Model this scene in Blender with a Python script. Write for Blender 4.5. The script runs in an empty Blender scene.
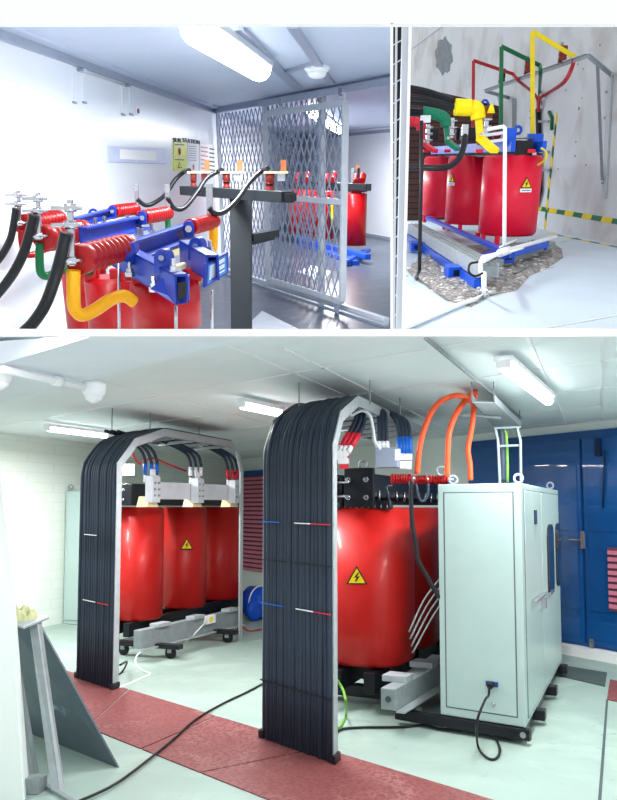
import bpy, math, random
from mathutils import Vector as V, Matrix
random.seed(7)
sc = bpy.context.scene
COL = sc.collection
# ------------------------------------------------------------------ camera numbers
F, CX, CY = 760.0, 308.5, 450.0            # focal length and principal point in pixels of a 617x800 frame

class Room:
    """A room with a floor level in its own frame (z = 0); `h` is the eye height above it, `yh` its horizon."""
    def __init__(s, h, yh):
        p = math.atan((CY - yh) / F)
        s.C = V((0, 0, h)); s.r = V((1, 0, 0))
        s.f = V((0, math.cos(p), -math.sin(p))); s.u = V((0, math.sin(p), math.cos(p)))
        s.B = Matrix((s.r, s.u, -s.f)).transposed()
        s.M = Matrix.Identity(4)
    def link(s, base):
        R = base.B @ s.B.transposed()
        s.M = Matrix.Translation(base.C) @ R.to_4x4() @ Matrix.Translation(-s.C)
    def ray(s, u, v): return s.f * F + s.r * (u - CX) + s.u * (CY - v)
    def fl(s, u, v, z=0.0):
        d = s.ray(u, v); return s.C + d * ((z - s.C.z) / d.z)
    def dep(s, u, v, Y):
        d = s.ray(u, v); return s.C + d * (Y / d.y)
    def pl(s, u, v, P, n):
        d = s.ray(u, v); return s.C + d * ((P - s.C).dot(n) / d.dot(n))

B = Room(1.7, 507); TL = Room(2.25, 167); TR = Room(1.4, 160)  # raised TL height scales that room's walls, fence and fittings up about the camera
TL.link(B); TR.link(B)  # upper rooms are tilted whole about the camera, each to its image horizon
ROOM = B
Z = V((0, 0, 1))
def flat(v): return V((v.x, v.y, 0))
def wn(a, b):                                  # horizontal normal of the vertical plane through a and b
    d = flat(b - a).normalized(); return V((-d.y, d.x, 0))

# ------------------------------------------------------------------ materials
def lin(c):
    return tuple((x / 12.92 if x <= .04045 else ((x + .055) / 1.055) ** 2.4) for x in [k / 255 for k in c])
MATS = {}
def mat(name, rgb, rough=.5, metal=0, var=.08, scale=6, bump=0, coat=0, emit=0, bscale=None, alpha=1):
    if name in MATS: return MATS[name]
    m = bpy.data.materials.new(name); m.use_nodes = True
    nt = m.node_tree; b = nt.nodes['Principled BSDF']
    c = lin(rgb)
    b.inputs['Roughness'].default_value = rough; b.inputs['Metallic'].default_value = metal
    b.inputs['Coat Weight'].default_value = coat; b.inputs['Specular IOR Level'].default_value = .3
    tc = nt.nodes.new('ShaderNodeTexCoord')
    no = nt.nodes.new('ShaderNodeTexNoise'); no.inputs['Scale'].default_value = scale; no.inputs['Detail'].default_value = 5
    nt.links.new(tc.outputs['Object'], no.inputs['Vector'])
    rp = nt.nodes.new('ShaderNodeValToRGB')
    rp.color_ramp.elements[0].position = .3; rp.color_ramp.elements[1].position = .7
    rp.color_ramp.elements[0].color = (*[x * (1 - var) for x in c], 1)
    rp.color_ramp.elements[1].color = (*[min(1, x * (1 + var)) for x in c], 1)
    nt.links.new(no.outputs['Fac'], rp.inputs['Fac']); nt.links.new(rp.outputs['Color'], b.inputs['Base Color'])
    if bump:
        n2 = nt.nodes.new('ShaderNodeTexNoise'); n2.inputs['Scale'].default_value = bscale or scale * 6
        n2.inputs['Detail'].default_value = 6
        nt.links.new(tc.outputs['Object'], n2.inputs['Vector'])
        bp = nt.nodes.new('ShaderNodeBump'); bp.inputs['Strength'].default_value = bump; bp.inputs['Distance'].default_value = .02
        nt.links.new(n2.outputs['Fac'], bp.inputs['Height']); nt.links.new(bp.outputs['Normal'], b.inputs['Normal'])
    if emit:
        b.inputs['Emission Color'].default_value = (*c, 1); b.inputs['Emission Strength'].default_value = emit
    if alpha < 1: b.inputs['Alpha'].default_value = alpha
    MATS[name] = m; return m

def nodes_of(m):
    nt = m.node_tree; return nt, nt.nodes['Principled BSDF'], next(n for n in nt.nodes if n.type == 'TEX_COORD')
def brick_mat(name, c1, c2, mortar, scale, bw=.5, rh=.25, ms=.02, rough=.6, rot=(0, 0, 0), bump=.3):
    m = mat(name, c1, rough); nt, b, tc = nodes_of(m)
    mp = nt.nodes.new('ShaderNodeMapping'); mp.inputs['Rotation'].default_value = rot
    nt.links.new(tc.outputs['Object'], mp.inputs['Vector'])
    br = nt.nodes.new('ShaderNodeTexBrick'); br.inputs['Scale'].default_value = scale
    br.inputs['Color1'].default_value = (*lin(c1), 1); br.inputs['Color2'].default_value = (*lin(c2), 1)
    br.inputs['Mortar'].default_value = (*lin(mortar), 1); br.inputs['Mortar Size'].default_value = ms
    br.inputs['Brick Width'].default_value = bw; br.inputs['Row Height'].default_value = rh
    nt.links.new(mp.outputs['Vector'], br.inputs['Vector']); nt.links.new(br.outputs['Color'], b.inputs['Base Color'])
    if bump:
        bp = nt.nodes.new('ShaderNodeBump'); bp.inputs['Strength'].default_value = bump; bp.inputs['Distance'].default_value = .01
        bp.invert = True
        nt.links.new(br.outputs['Fac'], bp.inputs['Height']); nt.links.new(bp.outputs['Normal'], b.inputs['Normal'])
    return m
def blotch(m, c, scale=3, lo=.55, hi=.65, detail=8, dist=1.5):
    """another colour mixed over the base colour: stains, wear, painted relief shade"""
    nt, b, tc = nodes_of(m)
    src = b.inputs['Base Color'].links[0].from_socket
    n = nt.nodes.new('ShaderNodeTexNoise'); n.inputs['Scale'].default_value = scale; n.inputs['Detail'].default_value = detail
    n.inputs['Distortion'].default_value = dist
    nt.links.new(tc.outputs['Object'], n.inputs['Vector'])
    mr = nt.nodes.new('ShaderNodeMapRange'); mr.inputs['From Min'].default_value = lo; mr.inputs['From Max'].default_value = hi
    nt.links.new(n.outputs['Fac'], mr.inputs['Value'])
    mx = nt.nodes.new('ShaderNodeMix'); mx.data_type = 'RGBA'
    nt.links.new(mr.outputs['Result'], mx.inputs['Factor']); nt.links.new(src, mx.inputs['A'])
    mx.inputs['B'].default_value = (*lin(c), 1)
    nt.links.new(mx.outputs['Result'], b.inputs['Base Color']); return m

M = dict(
 white=mat('pure_white_paint', (250, 250, 250), .7, var=.003),
 tl_wall=mat('cool_white_panel', (238, 243, 249), .22, var=.01, scale=2),
 tl_ceil=mat('cool_white_ceiling_panel', (196, 208, 226), .45, var=.02, scale=2),
 tl_floor=blotch(mat('slate_grey_floor', (74, 84, 100), .3, var=.08, scale=4), (98, 108, 122), 3, .5, .7),
 tr_wall=blotch(blotch(mat('stained_white_plaster', (204, 209, 212), .75, var=.04, scale=1.5, bump=.08, bscale=14), (184, 184, 182), .9, .5, .7, 4, .5), (110, 96, 90), 5, .77, .79),
 tr_floor=blotch(mat('pale_grey_painted_floor', (196, 212, 226), .4, var=.03, scale=1.5), (188, 202, 214), .8, .5, .75, 3, .3),
 b_wall=None,
 b_wallp=mat('smooth_white_wall', (236, 246, 242), .5, var=.015, scale=2),
 b_ceil=mat('white_ceiling_tile', (228, 238, 240), .7, var=.02, scale=3, bump=.05, bscale=60),
 b_beam=mat('pale_blue_white_beam', (222, 232, 240), .6, var=.03, scale=3),
 b_floor=blotch(blotch(mat('grey_green_painted_floor', (150, 170, 162), .45, var=.05, scale=2.2, bump=.04), (164, 184, 174), 1.3, .5, .7), (138, 156, 148), 5, .62, .75),
 plate=None,
 red=mat('glossy_red_epoxy', (188, 26, 22), .42, var=.05, scale=3, coat=.12),
 crim=mat('crimson_red_epoxy', (224, 18, 54), .4, var=.04, scale=3, coat=.08),
 tlred=mat('signal_red_epoxy', (178, 8, 20), .32, var=.05, scale=3, coat=.08),
 ins=mat('glazed_red_insulator', (156, 14, 18), .32, var=.05, coat=.1),
 insd=mat('dark_red_insulator', (120, 38, 34), .35, var=.08),
 blue=mat('royal_blue_paint', (26, 56, 160), .4, var=.07, coat=.05),
 bblue=mat('bright_blue_paint', (16, 82, 205), .4, var=.07),
 black=mat('black_rubber', (26, 28, 32), .5, var=.15, scale=20),
 blk=mat('black_painted_steel', (24, 26, 32), .35, var=.12),
 cab=mat('black_cable_sheath', (46, 58, 74), .5, var=.25, scale=3),
 slate=mat('dark_slate_steel', (30, 38, 44), .6, var=.08),
 galv=mat('galvanised_steel', (178, 186, 190), .5, metal=.3, var=.08, scale=14),
 galvd=mat('dull_galvanised_steel', (146, 156, 158), .55, metal=.3, var=.1, scale=14),
 alu=mat('bright_aluminium', (215, 220, 226), .45, metal=.3, var=.05, scale=10),
 steel=mat('bright_steel', (190, 194, 200), .25, metal=.9, var=.05),
 tcab=mat('glossy_black_cable', (20, 23, 28), .35, var=.15),
 riser=mat('weathered_zinc', (120, 134, 140), .6, var=.08),
 grey=mat('light_grey_paint', (196, 203, 212), .4, var=.03),
 pale=mat('pale_grey_green_enamel', (174, 196, 192), .35, var=.02, coat=.1),
 paled=mat('dark_seam', (92, 104, 104), .6),
 yel=mat('bright_yellow_sleeve', (250, 222, 0), .45, var=.05),
 yelo=mat('amber_yellow_sleeve', (240, 170, 10), .4, var=.05),
 grn=mat('green_sleeve', (10, 120, 88), .4, var=.08),
 dgrn=mat('dark_green_paint', (12, 100, 60), .45, var=.1),
 tyel=mat('tape_yellow', (225, 200, 10), .5), tgrn=mat('tape_green', (20, 105, 70), .5),
 redp=mat('dull_red_paint', (176, 44, 52), .5, var=.1),
 orange=mat('orange_red_cable', (226, 84, 44), .4, var=.06),
 blu2=mat('blue_sleeve', (30, 100, 200), .4), wht=mat('white_plastic', (240, 243, 246), .4, var=.02),
 redsl=mat('red_sleeve', (214, 40, 60), .4), copper=mat('copper_bar', (196, 120, 84), .35, metal=.6),
 cream=mat('cream_insulating_block', (226, 214, 170), .6), brown=mat('brown_insulation', (110, 60, 36), .6, var=.2),
 door=mat('dark_blue_gloss_paint', (18, 84, 150), .25, var=.08, scale=3, coat=.4),
 doord=mat('deep_blue_seam', (10, 36, 70), .4),
 tube=mat('lit_fluorescent_tube', (248, 252, 255), .5, emit=9), glassd=mat('dark_window_glass', (60, 76, 92), .08, var=.3, scale=8, coat=.5),
 pink=mat('pink_louvre_slat', (218, 130, 152), .5, var=.06), gapd=mat('dark_louvre_gap', (120, 70, 92), .7),
 yrag=mat('pale_yellow_cloth', (206, 208, 158), .9, var=.15, scale=20, bump=.4), signy=mat('sign_yellow', (238, 214, 20), .4, var=.01),
 signk=mat('sign_black', (24, 22, 18), .5, var=.01), lime=mat('lime_yellow_sign', (214, 226, 40), .4, var=.01),
 sred=mat('sign_red', (216, 70, 60), .5, var=.01), sgrn=mat('exit_green', (30, 150, 100), .5, var=.01),
 rubble=blotch(mat('broken_concrete_rubble', (128, 124, 122), .95, var=.3, scale=9, bump=.9, bscale=25), (196, 194, 190), 14, .52, .6),
 brownw=None, shin=blotch(mat('scratched_dark_steel_plate', (92, 106, 114), .4, metal=.3, var=.1), (150, 175, 190), 2.5, .62, .72),
 nameplate=mat('blue_nameplate', (70, 130, 200), .35, var=.03), wood=mat('worn_wood', (150, 130, 120), .7, var=.2),
 yg=mat('green_yellow_earth_wire', (110, 170, 60), .5, var=.3, scale=40),
 greym=mat('mid_grey_panel', (150, 160, 182), .5, var=.03), dirt=mat('dark_recess', (70, 84, 84), .8, var=.1),
 trim=mat('aluminium_trim', (170, 180, 196), .35, metal=.4, var=.05),
)
M['b_wall'] = brick_mat('white_painted_block_wall', (228, 240, 230), (231, 242, 234), (222, 235, 226), 1, .42, .14, .008, .6, (math.pi / 2, 0, 0), .25)
M['brownw'] = brick_mat('brown_timber_planks', (92, 62, 56), (78, 54, 50), (44, 32, 30), 1, 3.0, .14, .012, .8, (math.pi / 2, 0, 0), .5)
# red chequer plate with a fine raised lozenge pattern and worn paint
pm = blotch(mat('red_chequer_plate', (132, 74, 74), .5, var=.1, scale=3), (152, 104, 102), 2, .5, .75)
nt, b_, tc_ = nodes_of(pm)
ck = nt.nodes.new('ShaderNodeTexChecker'); ck.inputs['Scale'].default_value = 26
mp_ = nt.nodes.new('ShaderNodeMapping'); mp_.inputs['Rotation'].default_value = (0, 0, .3)
nt.links.new(tc_.outputs['Object'], mp_.inputs['Vector']); nt.links.new(mp_.outputs['Vector'], ck.inputs['Vector'])
bp_ = nt.nodes.new('ShaderNodeBump'); bp_.inputs['Strength'].default_value = .8; bp_.inputs['Distance'].default_value = .004
nt.links.new(ck.outputs['Fac'], bp_.inputs['Height']); nt.links.new(bp_.outputs['Normal'], b_.inputs['Normal'])
blotch(pm, (118, 62, 62), 38, .5, .54, 2, .2)  # lozenge relief shade put into the colour as fine dark noise
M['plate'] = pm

# ------------------------------------------------------------------ mesh building
class MB:
    def __init__(s): s.v = []; s.f = []; s.mi = 0
    def add(s, vs, fs, smooth=False):
        o = len(s.v); s.v += [V(x) for x in vs]
        s.f += [([o + i for i in f], smooth, s.mi) for f in fs]; return s
    def obox(s, c, a, b, h):                 # corner + three edge vectors
        c = V(c); p = [c, c + a, c + a + b, c + b]; q = [x + h for x in p]
        return s.add(p + q, [(0, 3, 2, 1), (4, 5, 6, 7), (0, 1, 5, 4), (1, 2, 6, 5), (2, 3, 7, 6), (3, 0, 4, 7)])
    def cbox(s, c, a, b, h):                 # centre + three full edge vectors
        return s.obox(V(c) - (a + b + h) / 2, a, b, h)
    def bar(s, p, q, w, t=None, up=Z):       # rectangular bar from p to q
        p, q = V(p), V(q); t = t or w; d = (q - p).normalized()
        if abs(d.dot(up)) > .95: up = V((0, 1, 0))
        x = d.cross(up).normalized(); y = x.cross(d).normalized()
        return s.obox(p - x * w / 2 - y * t / 2, x * w, y * t, q - p)
    def prism(s, pts, ext):
        n = len(pts); p = [V(x) for x in pts]; q = [x + ext for x in p]
        return s.add(p + q, [tuple(range(n)), tuple(range(2 * n - 1, n - 1, -1))] + [(i, (i + 1) % n, n + (i + 1) % n, n + i) for i in range(n)])
    def tube(s, pts, r, n=8, cap=True, ell=None):
        pts = [V(p) for p in pts]; rs = r if isinstance(r, (list, tuple)) else [r] * len(pts)
        ring = []; up = None; o = len(s.v)
        for i, p in enumerate(pts):
            d = ((pts[min(i + 1, len(pts) - 1)] - pts[i]).normalized() + (pts[i] - pts[max(i - 1, 0)]).normalized())
            d = d.normalized() if d.length > 1e-9 else Z
            if up is None:
                up = V((0, 0, 1)) if abs(d.z) < .9 else V((1, 0, 0))
            x = d.cross(up).normalized(); y = x.cross(d).normalized(); up = y
            ring += [p + x * (rs[i] * math.cos(2 * math.pi * k / n)) + y * (rs[i] * math.sin(2 * math.pi * k / n)) for k in range(n)]
        m = len(pts)
        fs = [(i * n + k, i * n + (k + 1) % n, (i + 1) * n + (k + 1) % n, (i + 1) * n + k) for i in range(m - 1) for k in range(n)]
        s.add(ring, fs, True)
        if cap:
            s.f.append(([o + k for k in range(n)][::-1], False, s.mi)); s.f.append(([o + (m - 1) * n + k for k in range(n)], False, s.mi))
        return s
    def cyl(s, p, q, r, n=16, r2=None): return s.tube([p, q], [r, r if r2 is None else r2], n)
    def lathe(s, c, ax, prof, n=24, smooth=True, sx=None):   # prof = [(radius, height along ax)]; sx = (dir, factor) stretches
        c = V(c); ax = V(ax).normalized(); u = V((1, 0, 0)) if abs(ax.x) < .8 else V((0, 1, 0))
        if sx: u = (sx[0] - ax * sx[0].dot(ax)).normalized()
        y = ax.cross(u).normalized(); x = y.cross(ax).normalized(); kx = sx[1] if sx else 1
        ex = sx[2] if sx and len(sx) > 2 else 1
        def cs(t):
            a, b = math.cos(t), math.sin(t)
            return math.copysign(abs(a) ** ex, a), math.copysign(abs(b) ** ex, b)
        vs = []
        for r, t in prof:
            for k in range(n):
                a, b = cs(2 * math.pi * k / n)
                vs.append(c + ax * t + x * (r * a * kx) + y * (r * b))
        m = len(prof)
        s.add(vs, [(i * n + k, i * n + (k + 1) % n, (i + 1) * n + (k + 1) % n, (i + 1) * n + k) for i in range(m - 1) for k in range(n)], smooth)
        o = len(s.v) - m * n
        if prof[0][0] > 1e-4: s.f.append(([o + k for k in range(n)][::-1], False, s.mi))
        if prof[-1][0] > 1e-4: s.f.append(([o + (m - 1) * n + k for k in range(n)], False, s.mi))
        return s
    def torus(s, c, ax, R, r, n=20, k=8):
        c = V(c); ax = V(ax).normalized(); u = V((0, 0, 1)) if abs(ax.z) < .8 else V((1, 0, 0))
        x = ax.cross(u).normalized(); y = ax.cross(x)
        vs = []
        for i in range(n):
            a = 2 * math.pi * i / n; d = x * math.cos(a) + y * math.sin(a)
            for j in range(k):
                b = 2 * math.pi * j / k; vs.append(c + d * (R + r * math.cos(b)) + ax * (r * math.sin(b)))
        return s.add(vs, [(i * k + j, i * k + (j + 1) % k, ((i + 1) % n) * k + (j + 1) % k, ((i + 1) % n) * k + j) for i in range(n) for j in range(k)], True)
    def sphere(s, c, r, n=12, sq=(1, 1, 1)):
        c = V(c); vs = []; m = n // 2
        for i in range(m + 1):
            t = math.pi * i / m
            for j in range(n):
                a = 2 * math.pi * j / n
                vs.append(c + V((r * sq[0] * math.sin(t) * math.cos(a), r * sq[1] * math.sin(t) * math.sin(a), r * sq[2] * math.cos(t))))
        return s.add(vs, [(i * n + j, i * n + (j + 1) % n, (i + 1) * n + (j + 1) % n, (i + 1) * n + j) for i in range(m) for j in range(n)], True)
def crv(pts, k=6):                            # Catmull-Rom smoothing of a polyline
    pts = [V(p) for p in pts]; P = [pts[0] * 2 - pts[1]] + pts + [pts[-1] * 2 - pts[-2]]; out = []
    for i in range(1, len(P) - 2):
        a, b, c, d = P[i - 1:i + 3]
        for j in range(k):
            t = j / k
            out.append(.5 * ((2 * b) + (c - a) * t + (2 * a - 5 * b + 4 * c - d) * t * t + (3 * b - a - 3 * c + d) * t ** 3))
    return out + [pts[-1]]

import bmesh
def mkmesh(name, mb, off):
    me = bpy.data.meshes.new(name)
    me.from_pydata([v - off for v in mb.v], [], [f[0] for f in mb.f])
    for p, f in zip(me.polygons, mb.f): p.use_smooth = f[1]; p.material_index = f[2]
    bm = bmesh.new(); bm.from_mesh(me); bmesh.ops.recalc_face_normals(bm, faces=bm.faces[:]); bm.to_mesh(me); bm.free()
    return me
def props(o, label=None, cat=None, group=None, kind=None):
    if label: o['label'] = label
    if cat: o['category'] = cat
    if group: o['group'] = group
    if kind: o['kind'] = kind
    return o
ORG = {}
def thing(name, label, cat, org, group=None):
    o = bpy.data.objects.new(name, None); COL.objects.link(o); o.empty_display_size = .05
    org = V(org); o.matrix_world = ROOM.M @ Matrix.Translation(org); ORG[o] = org
    return props(o, label, cat, group)
def part(name, mb, m, parent, label=None, bev=0, kind=None):
    org = ORG[parent]; me = mkmesh(name, mb, org); o = bpy.data.objects.new(name, me)
    for x in (m if isinstance(m, (list, tuple)) else [m]): me.materials.append(x)
    COL.objects.link(o); o.parent = parent; ORG[o] = org
    if bev:
        b = o.modifiers.new('bevel', 'BEVEL'); b.width = bev; b.segments = 2; b.limit_method = 'ANGLE'
    return props(o, label, kind=kind)
def solo(name, mb, m, label=None, cat=None, group=None, kind=None, bev=0):
    lo = V([min(v[i] for v in mb.v) for i in range(3)]); hi = V([max(v[i] for v in mb.v) for i in range(3)])
    org = V(((lo.x + hi.x) / 2, (lo.y + hi.y) / 2, lo.z))
    me = mkmesh(name, mb, org); o = bpy.data.objects.new(name, me)
    for x in (m if isinstance(m, (list, tuple)) else [m]): me.materials.append(x)
    COL.objects.link(o); o.matrix_world = ROOM.M @ Matrix.Translation(org); ORG[o] = org
    if bev:
        b = o.modifiers.new('bevel', 'BEVEL'); b.width = bev; b.segments = 2; b.limit_method = 'ANGLE'
    return props(o, label, cat, group, kind)
def struct(name, mb, m, bev=0): return solo(name, mb, m, kind='structure', bev=bev)
def text_mb(s, org, xd, yd, size, depth=.002):
    cu = bpy.data.curves.new('lettering', 'FONT'); cu.body = s; cu.size = size; cu.extrude = depth
    to = bpy.data.objects.new('lettering', cu); me = bpy.data.meshes.new_from_object(to)
    xd = V(xd).normalized(); yd = V(yd).normalized(); n = xd.cross(yd)
    mb = MB(); mb.add([V(org) + xd * v.co.x + yd * v.co.y + n * v.co.z for v in me.vertices], [tuple(p.vertices) for p in me.polygons])
    bpy.data.objects.remove(to); bpy.data.curves.remove(cu); bpy.data.meshes.remove(me); return mb

# shared small pieces -------------------------------------------------
def coil(parent, c, r, h, m, sx=None, n=40, label=None):
    mb = MB(); ch = .03 * r / .3
    mb.lathe(c, Z, [(r * .55, 0), (r - ch, 0), (r, ch), (r, h - ch)], n, True, sx)
    mb.lathe(c, Z, [(r, h - ch), (r - ch, h)], n, False, sx)
    mb.lathe(c, Z, [(r - ch, h), (r * .6, h), (r * .6, h - .1)], n, False, sx)
    return part('coil', mb, m, parent, label)
def ribbed(p, q, r, n=7, core=.62):           # ribbed insulator body profile between two points
    p, q = V(p), V(q); L = (q - p).length; prof = [(r * .95, 0), (r, .1 * L), (r * .98, .13 * L)]
    a, b = .14 * L, .90 * L
    for i in range(n):
        t0 = a + (b - a) * i / n; t1 = a + (b - a) * (i + 1) / n
        prof += [(r * core, t0 + .12 * (t1 - t0)), (r * core, t0 + .4 * (t1 - t0)), (r, t0 + .62 * (t1 - t0)), (r, t0 + .88 * (t1 - t0))]
    prof += [(r * core, b), (r * .9, b + .02 * L), (r * .9, L)]
    return MB().lathe(p, q - p, prof, 20)
def warning_sign(parent, pos, right, up, s, name='warning_sign', bend=None):
    """yellow triangle with a black border and a lightning bolt"""
    right = V(right).normalized(); up = V(up).normalized(); n = right.cross(up).normalized()
    P = lambda x, y, k: V(pos) + right * x * s + up * y * s + n * k
    t = part(name, MB().prism([P(-.58, 0, 0), P(.58, 0, 0), P(0, 1, 0)], n * .004), M['signk'], parent)
    part('yellow_field', MB().prism([P(-.46, .07, .004), P(.46, .07, .004), P(0, .87, .004)], n * .002), M['signy'], t)
    b = [(.08, .66), (-.16, .36), (-.01, .38), (-.12, .12), (-.02, .17), (.17, .44), (.02, .42), (.14, .66)]
    part('bolt_symbol', MB().prism([P(x, y, .006) for x, y in b], n * .002), M['signk'], t)
    return t
def caster(parent, c, r, ax, m=None):
    w = part('caster', MB().lathe(V(c) - ax * r * .35, ax, [(r * .3, 0), (r * .92, 0), (r, r * .12), (r, r * .58), (r * .92, r * .7), (r * .3, r * .7)], 20), m or M['black'], parent)
    mb = MB(); mb.obox(V(c) - ax * r * .5 - ax.cross(Z) * r * .4, ax * r * .12, ax.cross(Z) * r * .8, Z * r * 1.25)
    mb.obox(V(c) + ax * r * .4 - ax.cross(Z) * r * .4, ax * r * .12, ax.cross(Z) * r * .8, Z * r * 1.25)
    part('caster_fork', mb, M['galvd'], w)
    return w
def bolts(parent, pts, ax, r, name='bolt', m=None, l=None):
    for p in pts:
        part(name, MB().lathe(V(p), ax, [(r * 1.5, 0), (r * 1.5, r * .4), (r, r * .5), (r, (l or r * 1.6))], 6, False), m or M['steel'], parent)
def mesh_panel(o, a, h, cw, chh, w, m, parent, name='mesh_infill', axis=None):
    """diamond mesh of thin crossing strips filling the parallelogram o, a (along), h (up)"""
    L = a.length; H = h.length; ad = a.normalized(); hd = h.normalized(); n = ad.cross(hd).normalized()
    mb = MB(); k = chh / cw; N = int((L + H / k) / cw) + 2
    for sgn in (1, -1):
        for i in range(-N, N * 2):
            x0 = i * cw                       # line x = x0 + sgn*y/k
            ys = sorted([0, H] + [y for y in ((0 - x0) * sgn * k, (L - x0) * sgn * k)])
            best = None
            lo = max(0, min((0 - x0) * sgn * k, (L - x0) * sgn * k)); hi = min(H, max((0 - x0) * sgn * k, (L - x0) * sgn * k))
            if hi - lo < .01: continue
            p = V(o) + ad * (x0 + sgn * lo / k) + hd * lo; q = V(o) + ad * (x0 + sgn * hi / k) + hd * hi
            mb.bar(p + n * .003 * sgn, q + n * .003 * sgn, w, w * .6, n)
    return part(name, mb, m, parent)
def mk_light(name, c, sx, sy, power, rot_dir=(0, 0, -1), color=(1, 1, 1), along=None):
    ld = bpy.data.lights.new(name, 'AREA'); ld.shape = 'RECTANGLE'; ld.size = sx; ld.size_y = sy; ld.energy = power; ld.color = color
    o = bpy.data.objects.new(name, ld); COL.objects.link(o)
    z = -V(rot_dir).normalized(); x = V(along) if along else V((1, 0, 0)); x = (x - z * x.dot(z)).normalized(); y = z.cross(x)
    Mx = Matrix((x, y, z)).transposed().to_4x4(); Mx.translation = V(c)
    o.matrix_world = ROOM.M @ Mx; return o

# ================================================================== WHITE GUTTERS of the image collage, placed from pixels before the three rooms
ROOM = B
YF = 3.3
def fw(u, v): return B.dep(u, v, YF)
def slab(u0, v0, u1, v1): return MB().prism([fw(u0, v0), fw(u1, v0), fw(u1, v1), fw(u0, v1)], V((0, -.02, 0)))
mb = slab(-60, -60, 700, 27)
for q in ((390.3, 26, 392.7, 331), (-60, 330, 700, 337)):
    k = slab(*q); mb.add(k.v, [f[0] for f in k.f])
struct('collage_gutter', mb, M['white'])

# ================================================================== LOWER ROOM
H = 2.69
D2 = V((.403, .915, 0)); DR = V((.915, -.403, 0))
# floor -----------------------------------------------------------
struct('floor', MB().prism([V((-6, 3.35, 0)), V((5.5, 3.35, 0)), V((8, 9, 0)), V((2, 18, 0)), V((-4, 18, 0)), V((-9, 8, 0))], V((0, 0, -.1))), M['b_floor'])
WL0, WC, WR0 = B.fl(-60, 648), B.fl(232, 589), B.fl(650, 666)
def wallp(a, b, z0, z1, t): n = wn(a, b); n = n if n.y > 0 else -n; return MB().prism([a + Z * z0, b + Z * z0, b + Z * z1, a + Z * z1], n * t)
WL = wallp(WL0, WC, -.05, H + .05, .12)
o = struct('wall_left', WL, M['b_wall'])
a_ = math.atan2((WC - WL0).y, (WC - WL0).x)
for n_ in o.data.materials[0].node_tree.nodes:
    if n_.type == 'MAPPING': n_.inputs['Rotation'].default_value = (-math.pi / 2, 0, 0)
struct('wall_back', wallp(WC, WR0, -.05, H + .05, .12), M['b_wallp'])
# ceiling with grid ------------------------------------------------
YC = B.fl(300, 335.5, H).y            # the ceiling starts at an image row hidden by the white gutter strip
mb = MB().prism([V((-8, YC, H)), V((5.5, YC, H)), V((8, 9, H)), V((2, 18, H)), V((-4, 18, H)), V((-9, 8, H))], V((0, 0, .02)))
struct('ceiling', mb, M['b_ceil'])
mb = MB(); vd = B.fl(226, 348, H)
dd = flat(B.fl(300, 377, H) - B.fl(230, 347, H)).normalized(); d1 = V((.708, -.706, 0))
for (u, v) in ((230, 347), (300, 358), (526, 340), (60, 372), (600, 345)):
    p = B.fl(u, v, H - .006); mb.obox(p - dd * .3, dd * 9, d1 * .025, Z * .005)
for k in range(7):
    p = B.fl(300, 372, H - .006) + dd * (k * 1.25); mb.obox(p - d1 * 7, d1 * 12, dd * .025, Z * .005)
vis = lambda p: p.y > 4.32
struct('trim_1', mb, M['wht'])
# dropped beam
zb = H - .2
a, b, c, d = B.fl(-40, 376, zb), B.fl(130, 325, zb), B.fl(288, 329, zb), B.fl(-40, 412, zb)
def clipY(p, q, Y):
    t = (Y - p.y) / (q.y - p.y); return p + (q - p) * t
Y0 = B.fl(100, 336, zb).y
b2 = clipY(a, b, Y0) if b.y < Y0 else b; c2 = clipY(d, c, Y0) if c.y < Y0 else c
lo_ = [a, b2, c2, d]
hi_ = [V((p.x, p.y, min(H, max(zb + .004, B.dep(100, 336, p.y).z)))) for p in lo_]
struct('trim_2', MB().add(lo_ + hi_, [(0, 3, 2, 1), (4, 5, 6, 7), (0, 1, 5, 4), (1, 2, 6, 5), (2, 3, 7, 6), (3, 0, 4, 7)]), M['b_beam'])
# conduit with round bulkhead lamps below the beam
pa, pb = B.fl(3, 369, zb - .04), B.fl(92, 389, zb - .04)
t = thing('ceiling_conduit', 'white conduit running along the ceiling beam between two round lamps', 'conduit', pa)
part('pipe', MB().cyl(pa, pb, .022, 12), M['wht'], t)
part('coupling', MB().cyl(pa + (pb - pa) * .53, pa + (pb - pa) * .62, .032, 12), M['wht'], t)
for p, lb in ((B.fl(0, 372, zb - .03), 'round white bulkhead lamp at the left edge of the lower room ceiling'), (B.fl(94, 387, zb - .03), 'round white bulkhead lamp at the inner end of the ceiling conduit')):
    t = thing('bulkhead_lamp', lb, 'lamp', p, 'round bulkhead lamps')
    part('body', MB().lathe(p + Z * .03, -Z, [(.07, 0), (.075, .02), (.07, .07), (.05, .1)], 20), M['wht'], t)
    part('cover', MB().lathe(p - Z * .05, -Z, [(.055, 0), (.05, .03), (.02, .05), (0, .055)], 16), M['wht'], t)
# fluorescent lamps -------------------------------------------------
def batten(p, q, lb, w=.1, th=.07, grp='lit fluorescent battens'):
    up = Z; t = thing('fluorescent_lamp', lb, 'lamp', (p + q) / 2, grp)
    part('housing', MB().bar(p, q, w, th * .5), M['wht'], t, bev=.005)
    d = (q - p).normalized(); part('tube', MB().tube([p - Z * th * .62 + d * .04, q - Z * th * .62 - d * .04], w * .36, 12), M['tube'], t)
    for e in (p + d * .02, q - d * .02): part('end_cap', MB().cbox(e - Z * th * .45, d * .04, d.cross(Z) * w * .7, Z * th * .9), M['wht'], t)
    return t
p, q = B.fl(503, 358, H - .05), B.fl(549, 396, H - .05); batten(p, q, 'lit fluorescent batten above the blue double door', .12)
mk_light('lamp_or_fill_light', (p + q) / 2 - Z * .15, 1.6, .15, 70, along=(q - p))
p, q = B.fl(46, 425, H - .05), B.fl(108, 433, H - .05); batten(p, q, 'lit fluorescent batten behind the far left cable arch', .08)
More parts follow.
